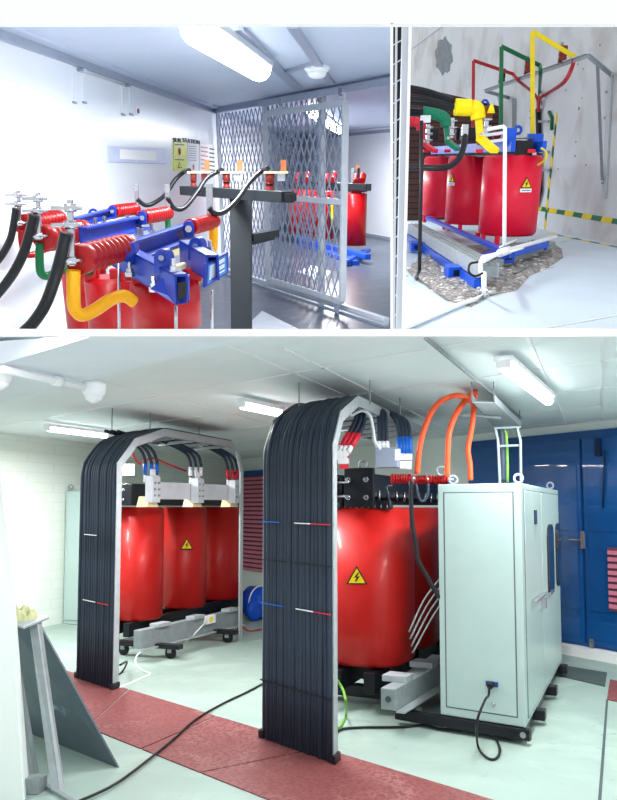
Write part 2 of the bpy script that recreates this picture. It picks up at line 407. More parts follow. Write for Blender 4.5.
mk_light('lamp_or_fill_light', (p + q) / 2 - Z * .15, 1.4, .15, 115, along=(q - p))
p, q = B.fl(240, 400, H - .05), B.fl(281, 409, H - .05); batten(p, q, 'lit fluorescent batten between the two cable arches', .1)
mk_light('lamp_or_fill_light', (p + q) / 2 - Z * .15, 1.4, .15, 115, along=(q - p))
# added fill lights out of view to brighten the lower room, no fixtures modelled
for (x, y, e) in ((-1.3, 3.7, 26), (1.2, 3.7, 26), (-3.6, 7, 36), (3.3, 6.8, 34)):
    mk_light('lamp_or_fill_light', (x, y, H - .12), 1.4, .2, e, along=dd)
# conduit across ceiling towards the riser
solo('ceiling_conduit', MB().tube([B.fl(426, 338, H - .03), B.fl(521, 418, H - .03)], .014, 8), M['galvd'], 'thin grey conduit across the ceiling above the orange cables', 'conduit')

# left partition edge (white wall end close to the viewer)
p0 = B.dep(24, 804, 4.5); p1 = B.dep(9, 600, 4.5); p2 = B.dep(-4, 500, 4.5); p3 = B.dep(-14, 337, 4.5)
struct('wall_near', MB().prism([p0, p1, p2, p3, p3 - V((.5, 0, 0)), p0 - V((.7, 0, 0))], V((-.1, .35, 0))), M['b_wallp'])

# chequer plate strip over the trench
e0, e1 = B.fl(30, 660), B.fl(500, 803); g0, g1 = B.fl(20, 701), B.fl(290, 809)
t = thing('trench_cover', 'worn red chequer plate trench cover crossing the grey floor', 'floor plate', (e0 + g1) / 2)
for i, (s0, s1) in enumerate(((-.02, .1), (.1, .34), (.34, .56), (.56, .76), (.76, 1.0))):
    L = lambda a, b, s: a + (b - a) * s
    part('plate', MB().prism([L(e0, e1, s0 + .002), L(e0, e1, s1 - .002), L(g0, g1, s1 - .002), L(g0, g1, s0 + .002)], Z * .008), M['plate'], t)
# floor seam right, and pit with grate by the door
struct('trim_3', MB().obox(B.fl(598, 800), flat(B.fl(606, 700) - B.fl(598, 800)), V((.02, 0, 0)), Z * .003), M['dirt'])
q = [B.fl(553, 664), B.fl(607, 673), B.fl(605, 687), B.fl(545, 673)]
solo('floor_grate', MB().prism(q, Z * .006), M['dirt'], 'dark steel floor grate in front of the blue door', 'floor grate')
q = [B.fl(610, 680), B.fl(635, 686), B.fl(635, 706), B.fl(607, 700)]
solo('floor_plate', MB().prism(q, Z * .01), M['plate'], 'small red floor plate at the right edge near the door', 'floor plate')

# blue double door on the back wall ----------------------------------
nb = wn(WC, WR0); nb = nb if nb.y > 0 else -nb
wb = lambda u, v, off=.0: B.pl(u, v, WC - nb * off, nb)
bd = flat(WR0 - WC).normalized()
pw = lambda u: wb(u, 560)
def door_box(u0, u1, z0, z1, off0, off1):
    a, b = flat(pw(u0)), flat(pw(u1)); return MB().obox(a - nb * off0 + Z * z0, b - a, -nb * (off1 - off0), Z * (z1 - z0))
ROOMD = thing('door_1', None, None, flat(pw(560))); ROOMD['kind'] = 'structure'; ROOMD.pop('label', None)
ztop = wb(540, 435.5).z
part('frame', door_box(472, 640, .1, ztop, 0, .05), M['door'], ROOMD, bev=.005)
for (a, b) in ((475, 587), (590, 640)):
    lf = part('door_leaf', door_box(a, b, .14, ztop - .09, .05, .09), M['door'], ROOMD, bev=.004)
    for z0, z1 in ((.2, .42), (.52, 1.22), (1.42, 2.2)):
        part('raised_panel', door_box(a + 5, b - 3, z0, z1, .09, .10), M['door'], lf, bev=.004)
mb = MB()
hp = wb(583, 540, .14); mb.cyl(hp, hp - bd * .2, .014, 10); mb.cbox(hp, bd * .05, nb * .03, Z * .2)
part('door_handle', mb, M['steel'], ROOMD, bev=.004)
part('door_bolt', MB().cbox(wb(598, 437.5 + 10, .11), bd * .07, nb * .03, Z * .2), M['doord'], ROOMD)
part('bolt_rod', MB().cyl(wb(605, 450, .12), wb(603, 508, .12), .01), M['doord'], ROOMD)
part('padlock', MB().cbox(wb(592, 643, .12), bd * .05, nb * .03, Z * .1), M['steel'], ROOMD)
mb = MB(); lv = part('louvre', door_box(614, 640, .55, 1.25, .1, .115), M['gapd'], ROOMD)
for k in range(9): mb.v or 0; a, b = flat(pw(615)), flat(pw(640)); mb.obox(a - nb * .14 + Z * (.58 + k * .074), b - a, nb * .02, Z * .045)
part('slat', mb, M['pink'], lv)
# white threshold, its pure white also stands for overexposed daylight under the door
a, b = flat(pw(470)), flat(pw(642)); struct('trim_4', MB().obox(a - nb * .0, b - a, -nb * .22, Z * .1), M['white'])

# louvred window on the back wall behind the arches
wz0, wz1 = wb(248, 570).z, wb(248, 476).z
a, b = flat(wb(238, 520)), flat(wb(268, 520))
W = thing('window_1', None, None, a); W['kind'] = 'structure'
mb = MB(); mb.obox(a - bd * .1 - nb * .06 + Z * (wz1), b - a + bd * .2, nb * .06, Z * .1)
mb.obox(a - bd * .1 - nb * .06 + Z * wz0, bd * .1, nb * .06, Z * (wz1 - wz0)); mb.obox(b - nb * .06 + Z * wz0, bd * .1, nb * .06, Z * (wz1 - wz0))
part('window_frame', mb, M['door'], W)
part('backing', MB().obox(a - nb * .02 + Z * wz0, b - a, nb * .02, Z * (wz1 - wz0)), M['gapd'], W)
mb = MB(); ns = 22
for k in range(ns):
    z = wz0 + (wz1 - wz0) * k / ns; mb.obox(a - nb * .05 + Z * z, b - a, nb * .025, Z * ((wz1 - wz0) / ns * .62))
part('slats', mb, M['pink'], W)
# blue roll / drum beside the wall
p = B.fl(253, 618)
t = thing('cable_drum', 'blue round drum lying on the floor below the pink louvred window', 'drum', p)
ax = V((.8, -.6, 0))
part('body', MB().lathe(p + Z * .24 - ax * .2 + V((.1, 0, 0)), ax, [(.2, 0), (.24, .02), (.24, .38), (.2, .4)], 24), M['bblue'], t)
part('strap', MB().torus(p + Z * .24 + V((.08, 0, 0)) + ax * .02, ax, .242, .012), M['wht'], t)
part('end_disc', MB().lathe(p + Z * .16 + V((.0, -.25, 0)), ax, [(.12, 0), (.16, .03), (.16, .1), (.1, .12)], 20), M['bblue'], t)

# grey-green cabinet against the left wall, mostly behind the left arch
p0 = B.fl(63, 624); dl = flat(WC - WL0).normalized(); nl = wn(WL0, WC); nl = nl if nl.y > 0 else -nl
t = thing('wall_cabinet', 'tall grey green cabinet against the left wall behind the left cable arch', 'cabinet', p0)
part('body', MB().obox(p0, V((.5, -.12, 0)), V((.12, .4, 0)), Z * (wb(0, 0).z * 0 + 1.93)), M['pale'], t, bev=.01)
part('door', MB().obox(p0 + V((.03, -.022, .06)), V((.44, -.106, 0)), V((0, .01, 0)), Z * 1.8), M['pale'], t, bev=.004)
part('eye_bolt', MB().torus(p0 + V((.07, 0, 1.99)), V((.3, 1, 0)), .035, .012), M['galvd'], t)

# ------------------------------------------------------------------ cable arches
A1D = V((.34, .94, 0)).normalized()         # direction the arches run in
def arch(P, Q, zs, run, lb, n, far_leg=None, clb=None, tie_z=(), grp=''):
    """P, Q = the two feet; path rises, bends over in two facets, then runs level"""
    W = Q - P; wd = W.normalized(); path = [(0, 0), (0, zs[0]), (zs[3], zs[1]), (zs[4], zs[2]), (run, zs[2])]
    t = thing('cable_tray_arch', lb, 'cable tray', P)
    pt = lambda s, z: A1D * s + Z * z
    nrm = []                                 # outward normal for each path point
    pp = [V((a, b)) for a, b in path]
    for i in range(len(pp)):
        d = V((0, 0))
        if i > 0: d += (pp[i] - pp[i - 1]).normalized()
        if i < len(pp) - 1: d += (pp[i + 1] - pp[i]).normalized()
        d.normalize(); k = V((-d.y, d.x))
        if i in (0, len(pp) - 1): sc_ = 1
        else: sc_ = 1 / max(.5, k.dot(V((-(pp[i + 1] - pp[i]).normalized().y, (pp[i + 1] - pp[i]).normalized().x))))
        nrm.append(k * sc_)
    dep = .085
    for side, base in (('side_rail', P), ('side_rail', Q)):
        th = wd * .012 * (1 if base is P else -1)
        mb = MB()
        for i in range(len(pp) - 1):
            a, b = pp[i], pp[i + 1]; ai, bi = a - nrm[i] * dep, b - nrm[i + 1] * dep
            q = [base + pt(*a), base + pt(*b), base + pt(*bi), base + pt(*ai)]
            mb.prism(q, th)
            # inner flange
            q2 = [base + pt(*ai), base + pt(*bi), base + pt(*bi) + wd * (.03 if base is P else -.03), base + pt(*ai) + wd * (.03 if base is P else -.03)]
            mb.prism(q2, pt(*(nrm[i] * .006)))
        part(side, mb, M['galv'], t)
    if far_leg:                              # single strut down to the floor behind the transformer
        mb = MB(); fl_ = [(run, zs[2])] + far_leg
        for a, b in zip(fl_, fl_[1:]): mb.prism([Q + pt(*a), Q + pt(*b), Q + pt(b[0] - .085, b[1]), Q + pt(a[0] - .085, a[1] - (.085 if a[1] > 2.5 else 0))], -wd * .03)
        part('rear_strut', mb, M['galv'], t)
    # rungs across the back of the tray
    L = 0
    for i in range(len(pp) - 1):
        seg = pp[i + 1] - pp[i]; k = max(1, int(seg.length / .35))
        for j in range(k):
            s = pp[i] + seg * ((j + .5) / k) - (nrm[i] if nrm[i].length < 1.2 else nrm[i].normalized()) * .08
            part('rung', MB().bar(P + pt(*s) + wd * .012, Q + pt(*s) - wd * .012, .035, .02, A1D), M['galv'], t)
    # feet
    for base in (P, Q): part('foot_bracket', MB().cbox(base + A1D * .03 + Z * .03, wd * .05, A1D * .12, Z * .06), M['blk'], t)
    # cables
    cabs = []
    for k in range(n):
        f = (k + .5) / n; r = W.length / n * .5
        pts = []
        base = P + W * (.02 + .955 * f)
        jit = [random.uniform(-1, 1) * r * .35 for _ in range(8)]
        off = -r * .1 + random.uniform(-.006, .008)
        for i, (s, z) in enumerate(path[:5]):
            nn = nrm[i]; q = V((s, z)) + nn * off
            if i in (1, 2, 3):
                prv = (pp[i] - pp[i - 1]).normalized(); nx = (pp[i + 1] - pp[i]).normalized()
                A_, B_ = q - prv * .13, q + nx * .13
                for t_ in (0, .25, .5, .75, 1):
                    pts.append(base + pt(*(A_ * (1 - t_) ** 2 + q * 2 * t_ * (1 - t_) + B_ * t_ ** 2)) + wd * jit[i])
            else:
                if i == 0:
                    pts.append(base + pt(q.x, .0)); pts.append(base + pt(q.x, .5) + wd * jit[6]); pts.append(base + pt(q.x, 1.15) + wd * jit[7])
                else: pts.append(base + pt(*q) + wd * jit[i])
        cabs.append(solo('power_cable', MB().tube(pts, r, 8), M['cab'], clb, 'cable', grp))
    for z, cols in tie_z:
        for (f0, f1, m, nm) in cols:
            a = P + W * f0 + Z * (z + .012 * (1 - f0)) - A1D * (W.length / n * .62 + .012); b = P + W * f1 + Z * (z + .012 * (1 - f1)) - A1D * (W.length / n * .62 + .012)
            solo('cable_tie', MB().bar(a, b, .006, .008), M[m], nm, 'cable tie', grp and grp + ' ties')
    return t, pt, W, wd

P1, Q1 = B.fl(262, 738), B.fl(334, 764)
AR1 = arch(P1, Q1, (2.13, 2.38, 2.55, .18, .62), 3.2, 'large galvanised cable tray arch in front of the red transformer and grey cabinet', 18,
     clb='black power cable in the packed row on the near central arch', grp='black cables on the near arch',
     tie_z=((.42, ((0, 1, 'black', 'lowest black tie across the cables of the near arch'),)),
            (.98, ((0, .35, 'blu2', 'blue tie at the left of the near arch cables, knee high'), (.52, .76, 'wht', 'white tie on the near arch cables at half height'), (.76, .98, 'redsl', 'red tie on the near arch cables at half height'))),
            (1.3, ((0, 1, 'black', 'black tie across the near arch cables above the white one'),)),
            (1.58, ((.0, .28, 'blu2', 'blue tie on the near arch cables at chest height'), (.50, .72, 'wht', 'white tie on the near arch cables at chest height'), (.72, .98, 'redsl', 'red tie on the near arch cables at chest height')))))
P2, Q2 = B.fl(77, 678), B.fl(113, 690)
AR2 = arch(P2, Q2, (2.12, 2.38, 2.53, .3, .85), 2.5, 'galvanised cable tray arch on the left over the far red transformer', 14,
     far_leg=[(2.72, 2.42), (2.86, 2.15), (2.86, 0)], clb='black power cable in the packed row on the far left arch', grp='black cables on the far arch',
     tie_z=((.78, ((.2, .55, 'wht', 'white tie on the far arch cables near the bottom'), (.6, .9, 'redsl', 'red tie on the far arch cables near the bottom'))),
            (1.42, ((.2, .55, 'wht', 'white tie on the far arch cables at head height'),))))
# threaded hanger rods from the ceiling to the trays
for (u, v, zz, lb) in ((112, 424, 2.53, 'thin hanger rod left of the far arch bend'), (150, 428, 2.53, 'thin hanger rod over the far arch run'), (199, 440, 2.53, 'thin hanger rod at the back of the far arch run'),
                       (299, 400, 2.55, 'thin hanger rod over the left edge of the near arch'), (370, 398, 2.55, 'thin hanger rod over the near arch bend'), (400, 413, 2.55, 'thin hanger rod over the near arch run')):
    p = B.fl(u, v, zz); solo('hanger_rod', MB().cyl(p - Z * .05, V((p.x, p.y, H)), .006, 6), M['galvd'], lb, 'rod', 'threaded hanger rods')

# ------------------------------------------------------------------ far transformer (left in the lower room)
c1, c2, c3 = B.fl(137, 618, .3), B.fl(183, 606.5, .3), B.fl(219, 598, .3)
RD = flat(c3 - c1).normalized(); RN = V((RD.y, -RD.x, 0))      # RN points right / to the viewer's side
T = thing('transformer', 'red three coil transformer under the far left cable arch', 'transformer', flat(c1), 'red cast resin transformers in the lower room')
for c in (c1, c2, c3): coil(T, c, .318, 1.4, M['red'])
warning_sign(T, c2 + V((.03, 0, .82)) - V((-.035, .325, 0)) + V((.03, -.0, 0)), V((1, .12, 0)), Z, .15)
warning_sign(T, c1 + V((-.255, -.215, .87)), V((.75, -.65, 0)), Z, .15)
rowL = (c3 - c1).length
mb = MB(); mb.obox(flat(c1) - RD * .45 - RN * .16 + Z * .14, RD * (rowL + .9), RN * .08, Z * .16)
mb.obox(flat(c1) - RD * .45 + RN * .1 + Z * .14, RD * (rowL + .9), RN * .08, Z * .16)
for c in (c1, c2, c3): mb.cbox(c - Z * .06, RD * .34, RN * .36, Z * .14)
part('core_base', mb, M['blk'], T)
part('core', MB().obox(flat(c1) - RD * .35 - RN * .09 + Z * 1.72, RD * (rowL + .7), RN * .18, Z * .2), M['black'], T)
for s in (-1, 1):
    part('core_clamp', MB().obox(flat(c1) - RD * .48 + RN * (.12 * s - .02) + Z * 1.73, RD * (rowL + .96), RN * .04, Z * .26), M['blk'], T, bev=.006)
part('end_clamp', MB().obox(flat(c1) - RD * .5 - RN * .2 + Z * 1.72, RD * .06, RN * .42, Z * .26), M['blk'], T, bev=.006)
bolts(T, [flat(c1) - RD * .5 + RN * x + Z * z for x in (-.14, -.02, .1) for z in (1.79, 1.91)], -RD, .014)
g0, g1 = B.fl(141, 649, .14), B.fl(242, 624, .14)
GD = (g1 - g0)
part('side_beam', MB().obox(g0, GD, -RN * .1, Z * .2), M['galvd'], T, bev=.006, label='long grey galvanised side beam')
part('beam_flange', MB().obox(g0 - Z * .015, GD, RN * .05, Z * .015), M['galv'], T)
for f in (.12, .45, .82): part('beam_bracket', MB().obox(g0 + GD * f + Z * .2 - RN * .08, GD.normalized() * .22, RN * .12, Z * .04), M['galv'], T, bev=.004)
for f in (.14, .7):
    p = g0 + GD * f; q = V((p.x, p.y, .11)); part('skid', MB().obox(q - RN * .55 - RD * .05, RD * .1, RN * .85, Z * .05), M['blk'], T)
    caster(T, q + RN * .17 - Z * .045 + V((0, 0, 0)), .065, RD)
    caster(T, q - RN * .45 - Z * .045, .065, RD)
# low-voltage busbar beam with terminal blocks
bp = lambda u, v, Y0=None: B.pl(u, v, g0 - RN * .02, wn(g0, g1))
h0, h1 = bp(150, 499), bp(237, 496); h1.z = h0.z
part('terminal_beam', MB().obox(V((h0.x, h0.y, 1.79)), flat(h1 - h0), -RN * .05, Z * .2), M['alu'], T, bev=.005)
zt = {}
for i, (u, cols) in enumerate(((149, 'blu2'), (194, 'wht'), (231, 'redsl'))):
    p = flat(bp(u, 490)); bl = part('terminal_block', MB().cbox(p + RN * .05 + Z * 1.9, RD * .16, RN * .1, Z * .3), M['alu'], T, bev=.005)
    bolts(bl, [p + RN * .1 + RD * x + Z * z for x in (-.04, .04) for z in (1.83, 1.9, 1.97)], RN, .011)
    part('cream_wedge', MB().prism([p - RD * .1 + Z * 1.7 - RN * .1, p + RD * .14 + Z * 1.7 - RN * .1, p + RD * .06 + Z * 1.82 - RN * .1, p - RD * .05 + Z * 1.82 - RN * .1], RN * .14), M['cream'], T)
    # cables dropping from the tray to the block
    for k in range(3):
        e = p + RD * (.05 * (k - 1)) + RN * (.02 + .045 * (k - 1)) + Z * 2.06; s = e - RD * (.34, .5, .42)[i] + Z * .42 - RN * .12
        c_ = crv([s - RD * .25 + Z * .03, s, e - RD * .14 + Z * .3, e + Z * .16, e], 5)
        w = thing('drop_cable', ('black cable with %s sleeve dropping onto the %s terminal of the far transformer' % ({'blu2': 'blue', 'wht': 'white', 'redsl': 'red'}[cols], ('left', 'middle', 'right')[i])), 'cable', e, 'drop cables far %d' % i)
        part('sheath', MB().tube(c_, .019, 8), M['cab'], w); part('sleeve', MB().cyl(e + Z * .13 , e + Z * .02, .023, 10), M[cols], w); part('lug', MB().cbox(e - Z * .03, RD * .03, RN * .02, Z * .1), M['wht'], w)
    part('phase_tag', MB().cbox(p + RN * .06 + Z * 2.09, RD * .15, RN * .01, Z * .07), M['redsl'] if i == 2 else M['wht'], bl)
# red thin cable and white conduit box on this transformer
a = bp(131, 478); e = bp(188, 472)
solo('control_cable', MB().tube(crv([B.dep(131, 440, 9.2), B.dep(133, 455, 9.2), B.dep(141, 464, 9.3), B.dep(152, 458, 9.4), B.dep(170, 465, 9.6), B.dep(186, 471, 9.8)], 5), .013, 8), M['redp'], 'thin dark red cable looping behind the blue sleeved cables', 'cable')
solo('junction_box', MB().cbox(B.dep(124, 470, 9.8), V((.3, 0, 0)), V((0, .1, 0)), Z * .15), M['pale'], 'pale junction box on top of the far transformer at its left', 'junction box', bev=.006)
p = g0 + GD * .62 + RN * .02 + Z * .16
t = thing('connection_box', 'small white box with yellow sticker on the far transformer side beam', 'junction box', p)
part('body', MB().cbox(p, GD.normalized() * .2, RN * .04, Z * .1), M['wht'], t, bev=.004); part('sticker', MB().cbox(p + RN * .022, GD.normalized() * .07, RN * .004, Z * .06), M['signy'], t)
f_ = lambda u, v, z=.006: B.fl(u, v, z)
solo('mains_lead', MB().tube(crv([p + RN * .03 - GD.normalized() * .1, bp(188, 640), bp(176, 645), bp(160, 646), bp(141, 652), bp(136, 658), f_(136, 664), f_(143, 671), f_(150, 674), f_(135, 681), f_(119, 688)], 5), .009, 6), M['wht'], 'white cord hanging from the far transformer beam to the floor', 'cord')
solo('floor_cable', MB().tube(crv([f_(75, 803, .02), f_(110, 787, .02), f_(135, 770, .02), f_(170, 742, .022), f_(195, 720, .02), f_(222, 704, .012), f_(245, 693, .012), f_(268, 681, .012)], 6), .009, 6), M['black'], 'long black cable snaking over the red trench cover', 'cable')
solo('earth_wire', MB().tube(crv([f_(120, 665, .3), f_(127, 662, .1), f_(122, 672, .01), f_(115, 676, .01)], 5), .01, 6), M['black'], 'short black wire beside the left arch foot', 'wire')
solo('loose_wire', MB().tube(crv([f_(225, 628, .01), f_(236, 630, .01), f_(240, 626, .03), f_(250, 631, .01), f_(262, 629, .01)], 5), .012, 6), M['redp'], 'loose thin wires on the floor beside the blue drum', 'wire')

# ------------------------------------------------------------------ near transformer (right in the lower room)
R2 = V((.40, .915, 0)).normalized(); N2 = V((R2.y, -R2.x, 0))
c1 = B.fl(373, 668, .35) + V((0, .36, 0)); c2 = c1 + R2 * .92; c3 = c1 + R2 * 1.84
T = thing('transformer', 'large red transformer behind the near cable arch, beside the grey cabinet', 'transformer', flat(c1), 'red cast resin transformers in the lower room')
for c in (c1, c2, c3): coil(T, c, .385, 1.345, M['red'], sx=(R2, 1.0, .72), n=56)
warning_sign(T, c1 + V((-.135, -.398, .70)) , V((1, -.08, 0)), Z, .155)
mb = MB(); mb.obox(flat(c1) - R2 * .45 - N2 * .2 + Z * .16, R2 * 2.7, N2 * .1, Z * .17); mb.obox(flat(c1) - R2 * .45 + N2 * .1 + Z * .16, R2 * 2.7, N2 * .1, Z * .17)
for c in (c1, c2, c3): mb.cbox(c - Z * .06, R2 * .4, N2 * .5, Z * .14)
mb.cbox(flat(c1) - R2 * .1 + Z * .1, R2 * .1, N2 * .9, Z * .1); mb.cbox(flat(c3) + R2 * .2 + Z * .1, R2 * .1, N2 * .9, Z * .1)
part('core_base', mb, M['blk'], T, bev=.006)
for s in (-1, 1):
    for c in (c1 - R2 * .1, c3 + R2 * .2): part('foot', MB().cbox(flat(c) + N2 * .36 * s + Z * .05, R2 * .16, N2 * .1, Z * .1), M['blk'], T, bev=.01)
part('core', MB().obox(flat(c1) - R2 * .33 - N2 * .1 + Z * 1.72, R2 * 2.5, N2 * .2, Z * .24), M['black'], T)
for s in (-1, 1): part('core_clamp', MB().obox(flat(c1) - R2 * .42 + N2 * (.17 * s - .02) + Z * 1.78, R2 * 2.7, N2 * .04, Z * .2), M['blk'], T, bev=.006)
part('end_clamp', MB().obox(flat(c1) - R2 * .46 - N2 * .06 + Z * 1.7, R2 * .05, N2 * .26, Z * .33), M['blk'], T, bev=.006)
part('end_clamp', MB().obox(flat(c1) - R2 * .40 - N2 * .38 + Z * 1.74, R2 * .3, N2 * .28, Z * .2), M['slate'], T, bev=.006)
e = flat(c1) - R2 * .46
bolts(T, [e + N2 * x + Z * z for x in (-.02, .14) for z in (1.78, 1.93)], -R2, .016, l=.05)
for x, z in ((-.34, 1.79), (-.34, 1.91)): part('tie_rod', MB().cyl(e + N2 * x + Z * z, e + N2 * (x + .34) + Z * z - R2 * .02, .01), M['steel'], T)
# comb of small fins standing on the coil
for s_ in range(12): part('spacer_block', MB().cbox(flat(c1) - R2 * .32 + N2 * (-.3 + s_ * .055) + Z * 1.715, R2 * .06, N2 * .028, Z * .07), M['black'], T)
for s_ in range(10): part('clamp_bolt', MB().cyl(flat(c1) + N2 * .2 + R2 * (-.3 + .25 * s_) + Z * 1.75, flat(c1) + N2 * .2 + R2 * (-.3 + .25 * s_) + Z * 1.84, .012, 8), M['steel'], T)
# high voltage ribbed insulators
for (u0, u1, y0) in ((391, 411, 479), (414, 426, 480), (428, 449, 480)):
    Yp = 6.15 + (u0 - 391) * .012
    p, q = B.dep(u0, y0, Yp), B.dep(u1, y0 - .5, Yp)
    part('ribbed_insulator', ribbed(p, q, .042, 6, .7), M['ins'], T)
    part('terminal_stud', MB().cyl(q, q + (q - p) * .2, .02, 10), M['steel'], T)
# eye bolts
for (u, v) in ((363, 465), (441, 471)): part('lifting_eye', MB().torus(B.dep(u, v, 6.5), V((.2, 1, 0)), .035, .009), M['galvd'], T)
# side fasteners and bent rods on the coil flank
for k in range(4):
    z = .55 + k * .09
    for dx in (0, .06):
        p = B.pl(405 + dx * 110, 654 - k * 8, c1 + N2 * .34 - R2 * .1, N2)
        part('flank_bolt', MB().sphere(p, .014, 8), M['steel'], T)
for k in range(4):
    a = B.dep(409 + k * 1.2, 632 + k * 7, 6.1); b = B.dep(424 + k * 2, 600 + k * 7, 6.15); c = B.dep(441, 577 + k * 9, 6.2)
    part('tap_link', MB().tube(crv([a, b, c], 4), .007, 6), M['galvd'], T)
# galvanised side beam running toward the cabinet
s0 = B.fl(396, 711, .17); s1 = B.fl(443, 682, .17)
SD = flat(s1 - s0)
part('side_beam', MB().obox(s0, SD * 1.2, -N2 * .12, Z * .16), M['galvd'], T, bev=.006, label='galvanised channel beam')
part('beam_flange', MB().obox(s0 + N2 * 0 - Z * .014, SD * 1.2, N2 * .07, Z * .014), M['galv'], T)
part('beam_web_hole', MB().cyl(s0 - N2 * .06 + Z * .08 - SD.normalized() * .004, s0 - N2 * .06 + Z * .08 + SD * .02, .024), M['dirt'], T)
for f in (.2, .75): part('beam_bracket', MB().obox(s0 + SD * f + Z * .16 - N2 * .2, SD.normalized() * .16, N2 * .2, Z * .05), M['galv'], T, bev=.004)

# instrument box and cables on top of the near transformer
p = B.dep(388, 458, 6.2)
t = thing('instrument_box', 'light grey box with white label on top of the near transformer', 'junction box', p)
part('body', MB().cbox(p, V((.17, -.05, 0)), V((.04, .12, 0)), Z * .16), M['greym'], t, bev=.005)
part('label_plate', MB().cbox(p + V((.07, -.085, .02)), V((.045, -.012, 0)), V((0, .004, 0)), Z * .09), M['wht'], t)
def drop(pts, r, m, sl, lb, grp=None, lug=True):
    w = thing('drop_cable', lb, 'cable', pts[-1], grp)
    c_ = crv(pts, 6); part('sheath', MB().tube(c_, r, 8), M[m], w)
    d = (c_[-1] - c_[-2]).normalized()
    if sl: part('sleeve', MB().cyl(pts[-1] - d * .15, pts[-1], r * 1.35, 10), M[sl], w)
    if lug: part('lug', MB().cyl(pts[-1], pts[-1] + d * .06, r * 1.2, 8), M['wht'], w); part('lug_plate', MB().cbox(pts[-1] + d * .1, V((r * 1.6, 0, 0)), V((0, r * .5, 0)), Z * .07), M['wht'], w)
    return w
X = lambda u, v, Y=6.1: B.dep(u, v, Y)
for k in range(3):
    drop([X(362 + k * 3, 403 + k, 6.3), X(358 + k * 3, 411 + k, 6.2), X(354 + k * 4.5, 424 + k, 6.05), X(341.5 + k * 4.5, 447, 5.9)], .02, 'cab', 'redsl',
         'black cable with red sleeve just right of the near arch upright', 'red sleeved drop cables')
t = thing('terminal_tags', 'white and red terminal tags under the red sleeved cables', 'terminal', X(343, 460, 5.95))
part('white_tag', MB().cbox(X(343.5, 456, 5.93), V((.085, 0, 0)), V((0, .02, 0)), Z * .12), M['wht'], t); part('red_band', MB().cbox(X(343.5, 457, 5.91), V((.09, 0, 0)), V((0, .02, 0)), Z * .018), M['redsl'], t)
part('red_tag', MB().cbox(X(344, 466.5, 5.93), V((.07, 0, 0)), V((0, .02, 0)), Z * .035), M['redsl'], t)
drop([X(350, 416, 5.95), X(362, 410.5, 5.95), X(370, 416, 5.95), X(373, 430, 5.95), X(375, 442, 5.95), X(380, 449, 6.0)], .014, 'grey', None, 'grey flexible conduit arching over to the instrument box', lug=False)
for k in range(3):
    drop([X(372 + k * 4, 405 + k * 2, 6.5), X(378 + k * 3.5, 414, 6.4), X(379 + k * 3.5, 428, 6.3), X(379 + k * 3.7, 442, 6.25)], .02, 'cab', None, 'black cable dropping behind the instrument box', 'plain drop cables')
for k in range(4):
    drop([X(384 + k * 4, 410 + k * 1.5, 6.8), X(393 + k * 3.5, 416 + k, 6.7), X(398 + k * 3.6, 428, 6.6), X(400.5 + k * 3, 454, 6.55)], .02, 'cab', 'blu2', 'black cable with blue sleeve left of the orange cables', 'blue sleeved drop cables')
solo('terminal_tag', MB().cbox(X(405, 465, 6.5), V((.08, 0, 0)), V((0, .02, 0)), Z * .05), M['wht'], 'white terminal tag under the blue sleeved cables', 'terminal')
for pts, lb in (([X(417, 474), X(419, 452), X(424, 430), X(434, 408), X(448, 397.5), X(462, 396), X(472, 403, 6.5)], 'orange cable forming the left wide loop'),
                ([X(447, 477), X(447.5, 455), X(449, 434), X(454, 418), X(461, 406), X(470, 395, 6.3), X(475.5, 391, 6.4)], 'middle orange cable rising straight from the insulators'),
                ([X(470.5, 480, 6.4), X(470, 465, 6.4), X(468, 450, 6.4), X(470, 437, 6.4), X(472.5, 422, 6.4), X(474, 404, 6.4), X(475.5, 393, 6.4)], 'right orange cable ending behind the cabinet')):
    drop(pts, .023, 'orange', None, lb, None, lug=False)
# black control loops in front of the insulators
drop([X(412, 481, 5.95), X(411, 490, 5.95), X(412, 520, 5.95), X(416, 545, 5.95), X(418, 560, 5.95), X(427, 576, 5.95), X(436, 592, 5.95), X(443, 600, 5.95)], .018, 'black', None, 'thick black cable running down the coil side to the cabinet', lug=False)
drop([X(416, 484, 5.95), X(419, 498, 5.95), X(424, 501, 5.95), X(428, 493, 5.95), X(428, 484, 5.95)], .011, 'cab', None, 'dark hanging loop between the red insulators', lug=False)
drop([X(392, 486, 5.98), X(387, 487, 5.95), X(389, 497, 5.95), X(391, 508, 5.95)], .007, 'cab', None, 'thin black wire beside the end clamp', lug=False)
solo('earth_wire', MB().tube(crv([X(337, 680, 6.0), X(343, 690, 5.95), X(346, 703, 5.8), f_(346, 715, .02), f_(341, 726, .01), f_(336, 729, .01)], 5), .011, 6), M['yg'], 'green and yellow earth wire by the near arch foot', 'wire')
solo('floor_cable', MB().tube(crv([f_(333, 757, .012), f_(333, 740, .012), f_(340, 730, .012), f_(360, 727.5, .012), f_(400, 727, .012), f_(424, 725, .012), f_(440, 729, .012), f_(462, 730, .012)], 6), .01, 6), M['black'], 'black cable lying on the floor from arch foot to cabinet', 'cable')

